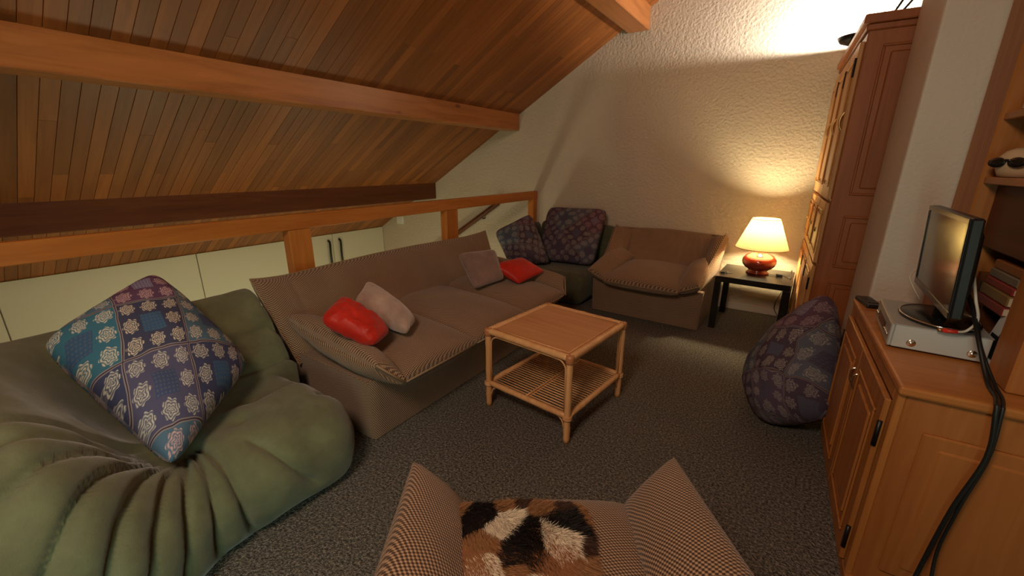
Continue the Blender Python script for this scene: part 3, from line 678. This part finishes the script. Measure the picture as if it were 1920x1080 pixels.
for r_, z_ in ((0.205, 0.225), (0.107, 0.478)):
    bm = bmesh.new(); tube(bm, [(r_*math.cos(2*math.pi*k/64), r_*math.sin(2*math.pi*k/64), z_) for k in range(65)], 0.003, 6, False); obj('rim', bm, mat('shade_trim', (0.55, 0.34, 0.12), 0.7), sh, True)
lc = empty('lamp_cable', (-0.03, 4.16, 0.481), 0, 'thin black lamp cable with an inline switch on the side table', 'cable')
bm = bmesh.new(); tube(bm, smooth_path([(-0.06, -0.01, 0.006), (0.0, 0.0, 0.005), (0.05, 0.05, 0.005), (0.09, 0.0, 0.006), (0.105, -0.06, 0.005), (0.115, 0.12, 0.008), (0.11, 0.30, 0.0), (0.105, 0.36, -0.1), (0.06, 0.36, -0.25), (0.03, 0.36, -0.38), (0.07, 0.35, -0.46)], 8), 0.003, 6); obj('cord', bm, M['cable'], lc, True)
obj('switch', box(0.0, 0.05, -0.008, 0.016, 0.0, 0.018, 0.004, 2), M['black_plastic'], lc)
ky = empty('key_bunch', (-0.40, 4.03, 0.481), 0.4, 'bunch of small dark keys on the left corner of the side table', 'keys')
for k, a in enumerate((0.2, 1.1, 2.2)):
    b_ = bmesh.new(); bx(b_, 0.0, 0.05, -0.005, 0.005, 0.0005+0.003*k, 0.003+0.003*k, 0.0005, Matrix.Rotation(a, 4, 'Z')); obj('key', b_, M['dark_metal'], ky)
bm = bmesh.new(); tube(bm, [(0.012*math.cos(2*math.pi*k/20)-0.006, 0.012*math.sin(2*math.pi*k/20), 0.010) for k in range(21)], 0.0015, 6, False); obj('key_ring', bm, M['dark_metal'], ky, True)
obj('fob', box(-0.05, -0.015, -0.014, 0.014, 0.0005, 0.014, 0.004, 2), M['black_plastic'], ky)

# ------------------------------------------------------------------ slip-covered sofa and armchairs
def seat_unit(name, W, ncush, loc, rotz, label, cat, D=0.92, wing=1.0, tip=(0.0, -0.165, 0.475), inn=(0.185, -0.145, 0.375)):
    root = empty(name, loc, rotz, label, cat)
    m = M['sofa']; h = W/2
    # base skirt, slightly flared downward with soft corners
    def skirt(a, b):
        # walk round the base a=0..1, b height 0..1
        P = [(-h, D), (-h, 0), (h, 0), (h, D), (-h, D)]
        L = [D, W, D, W]; tot = sum(L); s = a*tot; k = 0
        while k < 3 and s > L[k]: s -= L[k]; k += 1
        x = P[k][0]+(P[k+1][0]-P[k][0])*s/L[k]; y = P[k][1]+(P[k+1][1]-P[k][1])*s/L[k]
        f = 0.985+0.015*b; bow = 0.006*noise.noise(Vector((x*3, y*3, b*2)))
        return Vector((x*f*(1+bow), D/2+(y-D/2)*f, 0.006+b*0.345)), (a*tot, b*0.345)
    grid_mesh('base', skirt, 96, 8, m, root)
    obj('base_top', box(-h+0.004, h-0.004, 0.004, D-0.004, 0.33, 0.352, 0.008, 2), m, root)
    # backrest: wrapped shell with two forward wings and pulled-out corner points
    bwid = h-0.02
    def back_path(s, v, off):
        wl = wing*(0.44*(1-v)**1.2+0.13)                 # wing length at this height
        flare = 0.05*v
        yb = D-0.30+0.235*v
        a = min(1, abs(s)/0.72)
        # centre part
        if abs(s) <= 0.72:
            x = math.copysign(a*(bwid-0.14+flare*0.6), s); y = yb-0.03*(a**6)
            nx, ny = 0, 1
        else:
            q = (abs(s)-0.72)/0.28
            x0 = bwid-0.14+flare*0.6
            # quarter bend then forward
            e = min(1, q/0.45)
            bend = math.pi/2*wing
            if wing > 0.5:
                x = x0+math.sin(e*math.pi/2)*(0.10+flare*0.5); y = yb-0.03-(1-math.cos(e*math.pi/2))*0.10
                if q > 0.45: y -= (q-0.45)/0.55*max(0.02, wl-0.08); x += (q-0.45)/0.55*0.03*v
            else:
                x = x0+q*(0.17+flare); y = yb-0.03-0.05*q*q
            x = math.copysign(x, s); ang = e*bend
            nx, ny = math.copysign(math.sin(ang), s), math.cos(ang)
        edge = 1-abs(2*v-1)**10
        sedge = 1-abs(s)**16
        thick = (0.062+0.02*(1-v))*(max(edge, 0)*max(sedge, 0))**0.5
        z0_ = 0.40 if wing > 0.5 else 0.40-0.12*abs(s)**3
        z = z0_+(0.745-z0_)*v+0.045*v*abs(s)**5+0.012*v*math.cos(s*3)
        p = Vector((x+nx*off*thick, y+ny*off*thick, z))
        wv = noise.noise(Vector((x*3.0, z*5, off*2)))*0.010*(1-abs(s)**8)
        # crease where wing meets back
        for c in (-0.74, 0.74):
            wv -= (0.030 if wing > 0.5 else 0.012)*math.exp(-((s-c)/0.028)**2)*off
        p.y += wv
        return p
    NS, NV = 90, 22
    ring = []
    vs, uvs, fs = [], [], []
    for off in (-1, 1):
        for j in range(NV+1):
            for i in range(NS+1):
                s = -1+2*i/NS; v = 0.5-0.5*math.cos(math.pi*j/NV)
                s = math.sin(s*math.pi/2)**1 if abs(s) > 0.9 else s
                vs.append(back_path(-1+2*i/NS, v, off)); uvs.append((i/NS*(W+0.8), v*0.42))
    K = (NV+1)*(NS+1)
    for o_ in (0, K):
        for j in range(NV):
            for i in range(NS):
                a = o_+j*(NS+1)+i; f = (a, a+1, a+NS+2, a+NS+1); fs.append(f if o_ == 0 else f[::-1])
    me = bpy.data.meshes.new('backrest'); me.from_pydata([tuple(v) for v in vs], [], fs)
    uv = me.uv_layers.new(name='UVMap')
    for l in me.loops: uv.data[l.index].uv = uvs[l.vertex_index]
    for p in me.polygons: p.use_smooth = True
    me.materials.append(m); bo = bpy.data.objects.new('backrest', me); COL.objects.link(bo); bo.parent = root
    # outer back skirt closing the space under the shell
    bm = bmesh.new()
    v_ = [(-h*0.985, D, 0.33), (h*0.985, D, 0.33), (h*0.985, D-0.005, 0.70), (-h*0.985, D-0.005, 0.70), (-h*0.985, D-0.27, 0.33), (h*0.985, D-0.27, 0.33), (h-0.04, D-0.055, 0.70), (-h+0.04, D-0.055, 0.70)]
    vv = [bm.verts.new(q) for q in v_]
    for f in ((0, 1, 2, 3), (4, 5, 6, 7), (0, 1, 5, 4), (3, 2, 6, 7), (0, 3, 7, 4), (1, 2, 6, 5)): bm.faces.new([vv[i] for i in f])
    obj('back_cover', bm, m, root)
    # piping along the top of the back
    bm = bmesh.new(); tube(bm, [back_path(-1+2*k/80, 1.0, 0) for k in range(81)], 0.005, 6); obj('piping', bm, M['piping'], root, True)
    for sgn in (-1, 1):
        bm = bmesh.new(); tube(bm, [back_path(sgn, k/20, 0) for k in range(21)], 0.005, 6); obj('piping', bm, M['piping'], root, True)
    # seat cushions
    aw = inn[0]; iw = W-2*aw; cw = iw/ncush
    for k in range(ncush):
        x0 = -iw/2+k*cw-0.004; x1 = x0+cw+0.008
        c = pillow('seat_cushion', [(x0, -0.14, inn[2]-0.005), (x1, -0.14, inn[2]-0.005), (x1, D-0.24, 0.40), (x0, D-0.24, 0.40)], 0.185, m, root, 26, 0.0, 0.26, 0.005, 6.0, seed=k+int(W*10), front=0.55, rc=0.0)
        bm = bmesh.new(); tube(bm, [(x0+0.01, -0.142, inn[2]-0.005), ((x0+x1)/2, -0.143, inn[2]-0.006), (x1-0.01, -0.142, inn[2]-0.005)], 0.005, 6); obj('piping', bm, M['piping'], c, True)
    # arms: padded flaps sloping inward, corner point in front
    for sgn in (-1, 1):
        q = [(sgn*(h-aw-0.005), inn[1], inn[2]), (sgn*(h+tip[0]), tip[1], tip[2]), (sgn*(h-0.005), D-0.30, 0.56), (sgn*(h-aw-0.06), D-0.26, 0.46)]
        if sgn < 0: q = [q[1], q[0], q[3], q[2]]
        c = pillow('armrest', q, 0.175, m, root, 26, 0.03, 0.33, 0.006, 7.0, seed=3+sgn, front=0.5, rc=0.0)
        bm = bmesh.new(); tube(bm, [Vector(q[0]), Vector(q[1])], 0.006, 6); obj('piping', bm, M['piping'], c, True)
    return root
seat_unit('sofa', 1.98, 3, (-1.62, 2.12, 0), math.radians(90), 'long brown woven three-seat sofa in front of the railing', 'sofa', 0.98, 0.25, (0.0, -0.085, 0.475), (0.105, -0.155, 0.352))
seat_unit('armchair', 1.02, 1, (-1.03, 3.72, 0), math.radians(-1.5), 'brown woven armchair against the far wall beside the lamp table', 'armchair', 0.82, 0.8, (-0.01, -0.14, 0.44), (0.17, -0.13, 0.36))
NA = math.radians(215.6)
seat_unit('armchair', 0.86, 1, (-0.40, 0.80, 0), NA, 'near brown woven armchair holding the cowhide cushion', 'armchair', 0.86, 1.0, (-0.02, -0.195, 0.515), (0.185, -0.135, 0.385))

# ------------------------------------------------------------------ green quilted corner seat
def togo():
    gy0, gy1 = -0.75, 1.045
    # profiles: list of (x, z), from rail-side floor over the back, seat and down the front
    seatp = [(-2.60, 0.0), (-2.63, 0.30), (-2.60, 0.58), (-2.50, 0.72), (-2.36, 0.68), (-2.24, 0.50), (-2.10, 0.38), (-1.90, 0.375), (-1.68, 0.385), (-1.54, 0.34), (-1.475, 0.22), (-1.50, 0.08), (-1.56, 0.0)]
    armp = [(-2.60, 0.0), (-2.63, 0.30), (-2.60, 0.58), (-2.50, 0.72), (-2.33, 0.745), (-2.15, 0.74), (-1.96, 0.735), (-1.76, 0.72), (-1.57, 0.67), (-1.42, 0.54), (-1.345, 0.34), (-1.37, 0.12), (-1.44, 0.0)]
    def spl(P, t):
        n = len(P)-1; f = t*n; i = min(int(f), n-1); f -= i
        g = lambda k: Vector(P[max(0, min(n, k))]).to_2d() if False else Vector((P[max(0, min(n, k))][0], P[max(0, min(n, k))][1]))
        a, b, c, d = g(i-1), g(i), g(i+1), g(i+2)
        return 0.5*((2*b)+(c-a)*f+(2*a-5*b+4*c-d)*f*f+(3*b-a-3*c+d)*f**3)
    base = Vector((-1.78, 0.20))
    def pos(s, t):
        y = gy0+(gy1-gy0)*s
        k = 1-ss(0.12, 0.46, y+0.10*math.sin(t*math.pi))
        p = spl(seatp, t)*(1-k)+spl(armp, t)*k
        # round off the far end beside the sofa
        e = ss(0.80, 1.06, y) if t > 0.5 else ss(1.0, 1.07, y)*0.6; r = 1-(1-math.sqrt(max(0, 1-e*e)))*0.55
        if t > 0.5: p.x = p.x-(p.x+2.1)*(1-r)*0.8
        p.y = p.y*(r*0.96+0.04)
        return Vector((p.x, y, p.y))
    creases = [(-1.45, 0.06), (-1.12, 0.06), (-0.85, 0.055), (-0.62, 0.05), (-0.42, 0.05), (-0.25, 0.05), (-0.08, 0.05), (0.10, 0.05), (0.27, 0.05)]
    NS, NT = 230, 150
    P = [[pos(i/NS, j/NT) for i in range(NS+1)] for j in range(NT+1)]
    vs = []; uvs = []
    # crease fan: angle measured in (y, arc-length) space about the inner corner
    arc = [0.0]
    for j in range(1, NT+1): arc.append(arc[-1]+(pos(0.6, j/NT)-pos(0.6, (j-1)/NT)).length)
    ja = min(range(NT+1), key=lambda j: abs(j/NT-0.60)); A0 = arc[ja]; Y0 = 0.42
    for j in range(NT+1):
        for i in range(NS+1):
            p = P[j][i]
            pu = P[j][min(i+1, NS)]-P[j][max(i-1, 0)]; pv = P[min(j+1, NT)][i]-P[max(j-1, 0)][i]
            n = pv.cross(pu)
            n = n.normalized() if n.length > 1e-9 else Vector((0, 0, 1))
            y = p.y; a = arc[j]-A0; d = 0.0
            rr = math.hypot(y-Y0, a)
            if a > -0.02:
                ang = math.atan2(y-Y0, max(a, 1e-4))
                ang += 0.35*math.sin(rr*3.0)*0.5
                for cang, wdt in creases:
                    dd = (ang-cang)*rr
                    amp = ss(0.03, 0.14, rr)*(1-0.35*ss(0.6, 0.9, rr))
                    d -= 0.026*amp*math.exp(-(dd/0.009)**2)
                    d -= 0.016*amp*math.exp(-(dd/0.035)**2)
                d -= (0.020*math.exp(-((ang-0.66)*rr/0.010)**2)+0.012*math.exp(-((ang-0.66)*rr/0.035)**2))*ss(0.26, 0.36, rr)*(1-ss(0.62, 0.72, rr))
                d += 0.012*ss(0.05, 0.3, rr)
            # horizontal tucks in the rail-side back and in the seat
            tt = j/NT
            if y > 0.25:
                for c, ampc in ((0.395, 0.022), (0.475, 0.028), (0.33, 0.008)):
                    d -= ampc*math.exp(-((tt-c-0.006*math.sin(y*9))/0.008)**2)*ss(0.3, 0.5, y)
            # button-like dimples
            for (yy, t0) in ((0.72, 0.58), (0.95, 0.66), (0.60, 0.64)):
                q = ((y-yy)/0.035)**2+((tt-t0)/0.012)**2
                d -= 0.022*math.exp(-q)+0.010*math.exp(-q/8)
            d += 0.012*noise.noise(Vector((p.x*4, y*4, p.z*4)))+0.005*noise.noise(Vector((p.x*12, y*12, p.z*12)))
            if p.z < 0.05: d *= p.z/0.05
            v = p+n*d; v.z = max(v.z, 0.002); vs.append(v)
    fs = []
    for j in range(NT):
        for i in range(NS):
            k = j*(NS+1)+i; fs.append((k, k+1, k+NS+2, k+NS+1))
    # cap the end next to the sofa
    c = len(vs); vs.append(Vector((-2.1, gy1+0.005, 0.03)))
    for j in range(NT):
        a0 = j*(NS+1)+NS; a1 = (j+1)*(NS+1)+NS; fs.append((a0, c, a1))
    me = bpy.data.meshes.new('upholstery'); me.from_pydata([tuple(v) for v in vs], [], fs)
    for p in me.polygons: p.use_smooth = True
    me.materials.append(M['green']); return me
tg = empty('quilted_corner_seat', (0, 0, 0), 0, 'low green quilted corner seat with deep tucks in the left foreground', 'sofa')
o = bpy.data.objects.new('upholstery', togo()); COL.objects.link(o); o.parent = tg

# dark green pouf and cushion in the corner between sofa and armchair
pf = empty('pouf', (-1.93, 4.02, 0), 0, 'dark green velour corner seat between the sofa and the far armchair', 'pouf')
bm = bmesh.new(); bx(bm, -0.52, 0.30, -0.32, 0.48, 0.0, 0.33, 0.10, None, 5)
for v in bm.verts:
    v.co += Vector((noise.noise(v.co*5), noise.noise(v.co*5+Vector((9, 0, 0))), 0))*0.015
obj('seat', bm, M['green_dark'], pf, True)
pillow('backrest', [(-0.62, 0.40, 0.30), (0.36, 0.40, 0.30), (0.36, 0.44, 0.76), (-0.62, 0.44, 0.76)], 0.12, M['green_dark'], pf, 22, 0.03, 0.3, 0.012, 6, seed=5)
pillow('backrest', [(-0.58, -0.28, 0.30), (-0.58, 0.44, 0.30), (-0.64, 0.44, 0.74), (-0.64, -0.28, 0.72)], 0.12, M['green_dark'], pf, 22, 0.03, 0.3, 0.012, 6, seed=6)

# ------------------------------------------------------------------ cushions
o = pillow('floor_cushion', [(-1.59, 0.33, 0.40), (-1.98, 0.78, 0.50), (-2.48, 0.64, 0.90), (-2.26, 0.19, 0.75)], 0.29, M['patch'], None, 48, 0.05, 0.40, 0.012, 6, seed=1, uvoff=(0.14, 0.06), uvrot=0.55, front=0.55, rc=0.08)
tag(o, 'large blue and purple patchwork-print cushion lying on the green corner seat', 'cushion')
o = pillow('floor_cushion', [(-2.36, 4.02, 0.34), (-1.68, 4.10, 0.34), (-1.66, 4.38, 0.94), (-2.38, 4.32, 0.93)], 0.24, M['patch_dark'], None, 36, 0.05, 0.36, 0.01, 6, seed=2, uvrot=0.78)
tag(o, 'square dark patchwork-print cushion upright against the far wall in the corner', 'cushion')
o = pillow('floor_cushion', [(-2.46, 3.62, 0.36), (-2.10, 3.92, 0.34), (-2.44, 4.02, 0.88), (-2.66, 3.62, 0.70)], 0.30, M['patch_grey'], None, 36, 0.05, 0.36, 0.014, 6, seed=3, uvrot=0.3)
tag(o, 'grey patchwork-print cushion slumped between the end of the sofa and the corner', 'cushion')
o = pillow('floor_cushion', [(0.05, 2.46, 0.0), (0.33, 2.40, 0.20), (0.25, 2.80, 0.76), (-0.08, 2.86, 0.16)], 0.42, M['patch_grey'], None, 44, -0.06, 0.5, 0.018, 6, seed=4, uvrot=0.5, rc=0.10)
tag(o, 'plump patchwork-print cushion standing on the carpet against the pillar', 'cushion')
o = pillow('cushion', [(-1.86, 1.06, 0.66), (-1.63, 1.20, 0.53), (-1.70, 1.37, 0.53), (-1.97, 1.28, 0.71)], 0.15, M['red'], None, 44, 0.02, 0.42, 0.012, 22, seed=5, rc=0.15)
tag(o, 'crumpled red cushion at the near end of the sofa', 'cushion', 'red cushions on the sofa')
o = pillow('cushion', [(-1.98, 1.35, 0.66), (-1.65, 1.44, 0.50), (-1.76, 1.61, 0.50), (-2.08, 1.52, 0.72)], 0.15, M['pink'], None, 32, 0.06, 0.40, 0.006, 9, seed=6)
tag(o, 'pale mauve velvet cushion leaning beside the near red cushion', 'cushion', 'velvet cushions on the sofa')
o = pillow('cushion', [(-1.92, 2.36, 0.48), (-1.86, 2.68, 0.50), (-2.02, 2.76, 0.72), (-2.16, 2.44, 0.72)], 0.12, M['mauve'], None, 32, 0.06, 0.40, 0.006, 9, seed=7)
tag(o, 'taupe velvet cushion leaning on the far half of the sofa back', 'cushion', 'velvet cushions on the sofa')
o = pillow('cushion', [(-1.74, 2.70, 0.47), (-1.66, 2.99, 0.53), (-1.90, 2.99, 0.62), (-1.98, 2.63, 0.61)], 0.11, M['red'], None, 32, 0.08, 0.40, 0.005, 9, seed=8)
tag(o, 'smooth red cushion on the far arm of the sofa', 'cushion', 'red cushions on the sofa')

# ------------------------------------------------------------------ rattan table
rt = empty('rattan_table', (-1.035, 2.025, 0), math.radians(-6.0), 'square rattan coffee table with a slatted lower shelf in front of the sofa', 'coffee table')
hx, hy = 0.275, 0.295
def pole(parent, name, p, q, r, nodes=3, m='rattan'):
    p, q = Vector(p), Vector(q); n = nodes*6; pts, rs = [], []
    for k in range(n+1):
        t = k/n; pts.append(p.lerp(q, t)); rs.append(r*(1.10 if (k % 6 == 3) else 1.0))
    bm = bmesh.new(); tube(bm, pts, rs, 14); return obj(name, bm, M[m], parent, True)
for sx in (-1, 1):
    for sy in (-1, 1):
        lg = pole(rt, 'leg', (sx*hx, sy*hy, 0.0), (sx*hx, sy*hy, 0.492), 0.0175, 3)
        bm = bmesh.new()
        for z in (0.160, 0.168, 0.176): tube(bm, [(sx*hx+0.0215*math.cos(2*math.pi*k/18), sy*hy+0.0215*math.sin(2*math.pi*k/18), z-0.018) for k in range(19)], 0.0045, 6, False)
        obj('binding', bm, M['rattan'], lg, True)
        bm = bmesh.new()
        lathe(bm, [(0, 0.455), (0.0205, 0.457), (0.0225, 0.462), (0.0235, 0.488), (0.020, 0.500), (0, 0.503)], 18, (sx*hx, sy*hy, 0)); obj('cane_wrap', bm, M['rattan_red'], lg, True)
for s in (-1, 1):
    pole(rt, 'top_rail', (-hx, s*hy, 0.484), (hx, s*hy, 0.484), 0.0185, 3); pole(rt, 'top_rail', (s*hx, -hy, 0.484), (s*hx, hy, 0.484), 0.0185, 3)
    pole(rt, 'shelf_rail', (-hx, s*hy, 0.155), (hx, s*hy, 0.155), 0.0165, 2); pole(rt, 'shelf_rail', (s*hx, -hy, 0.155), (s*hx, hy, 0.155), 0.0165, 2)
    def arch(fx, half, nm='cane_arch'):
        a = half-0.022; z0, z1 = 0.175, 0.460; rr = 0.05; pts = [(-a, z0)]+[(-a, z1-rr)]
        for k in range(1, 6): t = k/6*math.pi/2; pts.append((-a+rr-rr*math.cos(t), z1-rr+rr*math.sin(t)))
        pts += [(-a+rr, z1), (a-rr, z1)]
        for k in range(1, 6): t = k/6*math.pi/2; pts.append((a-rr+rr*math.sin(t), z1-rr+rr*math.cos(t)))
        pts += [(a, z1-rr), (a, z0)]
        bm = bmesh.new(); tube(bm, [fx(*q) for q in pts], 0.0045, 8); obj(nm, bm, M['rattan'], rt, True)
    arch(lambda q, z: (q, s*hy, z), hx); arch(lambda q, z: (s*hx, q, z), hy)
    # corner braces below the shelf
    for s2 in (-1, 1):
        for kind in (0, 1):
            pts = []
            for k in range(7):
                t = k/6*math.pi/2; a = 0.02+0.05*(1-math.cos(t)); z = 0.075+0.065*math.sin(t)
                pts.append((s*hx-s*a, s2*hy, z) if kind else (s*hx, s2*hy-s2*a, z))
            bm = bmesh.new(); tube(bm, pts, 0.0045, 6); obj('corner_brace', bm, M['rattan'], rt, True)
obj('table_panel', box(-hx+0.012, hx-0.012, -hy+0.012, hy-0.012, 0.480, 0.494, 0.003), M['rattan_top'], rt)
bm = bmesh.new(); tube(bm, [(-hx+0.026, -hy+0.026, 0.497), (hx-0.026, -hy+0.026, 0.497), (hx-0.026, hy-0.026, 0.497), (-hx+0.026, hy-0.026, 0.497), (-hx+0.026, -hy+0.03, 0.497)], 0.004, 6); obj('edge_cane', bm, M['rattan'], rt, True)
sl = bmesh.new(); tube(sl, [(-hx+0.005, 0, 0), (0, 0, 0), (hx-0.005, 0, 0)], 0.0042, 8)
first = obj('slat', sl, M['rattan'], rt, True); first.location = (0, -hy+0.035, 0.157)
ns = 23
for k in range(1, ns):
    c = first.copy(); COL.objects.link(c); c.parent = rt; c.location = (0, -hy+0.035+k*(2*hy-0.07)/(ns-1), 0.157)
pole(rt, 'centre_bar', (0, -hy, 0.150), (0, hy, 0.150), 0.006, 2)
pole(rt, 'centre_bar', (0, -hy+0.01, 0.166), (0, hy-0.01, 0.166), 0.005, 2)

# ------------------------------------------------------------------ cowhide cushion on the near armchair
cc = empty('cowhide_cushion', (0, 0, 0), 0, 'square brown, black and white cowhide fur cushion on the near armchair seat', 'cushion')
f_ = Vector((math.sin(NA), -math.cos(NA), 0)); r_ = Vector((-math.cos(NA), -math.sin(NA), 0))
cen = Vector((-0.412, 0.632, 0.462))
def CW(a, b, z=0.0): return cen+r_*a+f_*b+Vector((0, 0, z))
CS = 0.205
cpil = pillow('cover', [CW(-CS, -CS), CW(CS, -CS), CW(CS, CS), CW(-CS, CS)], 0.11, mat('hide_cover', (0.20, 0.075, 0.025), 0.8), cc, 30, 0.03, 0.34, 0.004, 6, seed=9)
K_, W_, B_, D_ = (0.012, 0.007, 0.006), (0.80, 0.66, 0.50), (0.30, 0.135, 0.055), (0.06, 0.025, 0.014)
seeds = [((-0.571, 0.657), K_, 1.2), ((-0.555, 0.70), K_, 0.9), ((-0.413, 0.668), K_, 1.7), ((-0.40, 0.70), K_, 1.0), ((-0.372, 0.802), K_, 1.25), ((-0.40, 0.825), D_, 0.8), ((-0.497, 0.695), W_, 1.3), ((-0.345, 0.735), W_, 1.4), ((-0.469, 0.573), W_, 1.1), ((-0.43, 0.55), W_, 1.0),
         ((-0.509, 0.623), B_, 1.1), ((-0.443, 0.797), B_, 0.9), ((-0.29, 0.69), B_, 1.0), ((-0.532, 0.547), D_, 1.0), ((-0.291, 0.77), D_, 0.8), ((-0.60, 0.62), B_, 0.9), ((-0.336, 0.87), B_, 0.9), ((-0.51, 0.79), D_, 0.8), ((-0.54, 0.76), B_, 0.8), ((-0.33, 0.6), W_, 0.9), ((-0.39, 0.60), B_, 0.8), ((-0.64, 0.66), B_, 0.8), ((-0.25, 0.75), B_, 0.8), ((-0.47, 0.84), B_, 0.8), ((-0.36, 0.5), K_, 1.0), ((-0.25, 0.62), D_, 0.9)]
rf = random.Random(11); vs, fs, cols = [], [], []
for k in range(52000):
    a = rf.uniform(-1, 1); b = rf.uniform(-1, 1)
    hh = 0.055*((1-a*a)*(1-b*b))**0.34
    kc = 1-0.13*(a*a*b*b)**2.5; aa = a*(1-0.03*(1-b*b))*kc; bb = b*(1-0.03*(1-a*a))*kc
    p = CW(aa*CS, bb*CS, hh*0.98)
    q = Vector((p.x, p.y)); nq = Vector((noise.noise(p*14), noise.noise(p*14+Vector((5, 5, 0)))))*0.018
    best = min(seeds, key=lambda s_: ((q+nq)-Vector(s_[0])).length/s_[2])
    c = best[1]; vr = rf.uniform(0.75, 1.25)
    g = Vector((a*a*a*1.4, b*b*b*1.4)) ; up = Vector((0, 0, 1))
    out = (r_*g.x+f_*g.y)
    lay = (r_*0.55-f_*0.75+Vector((noise.noise(p*9), noise.noise(p*9+Vector((3, 0, 0))), 0))*1.0)
    d = (up*0.30+out*0.55+lay*0.75+Vector((rf.uniform(-1, 1), rf.uniform(-1, 1), rf.uniform(-1, 1)))*0.20).normalized()
    L = rf.uniform(0.016, 0.032); sd = d.cross(Vector((rf.uniform(-1, 1), rf.uniform(-1, 1), rf.uniform(-1, 1)))).normalized()*0.0009
    i = len(vs); vs += [p-sd, p+sd, p+d*L-Vector((0, 0, L*0.25))]; fs.append((i, i+1, i+2))
    cols += [(*[x*vr*0.8 for x in c], 1)]*2+[(*[min(1, x*vr*1.1) for x in c], 1)]
me = bpy.data.meshes.new('fur'); me.from_pydata([tuple(v) for v in vs], [], fs)
ca_ = me.color_attributes.new('fur', 'FLOAT_COLOR', 'POINT')
ca_.data.foreach_set('color', [x for c in cols for x in c])
me.materials.append(M['fur']); o = bpy.data.objects.new('fur', me); COL.objects.link(o); o.parent = cc; o['kind'] = 'stuff'
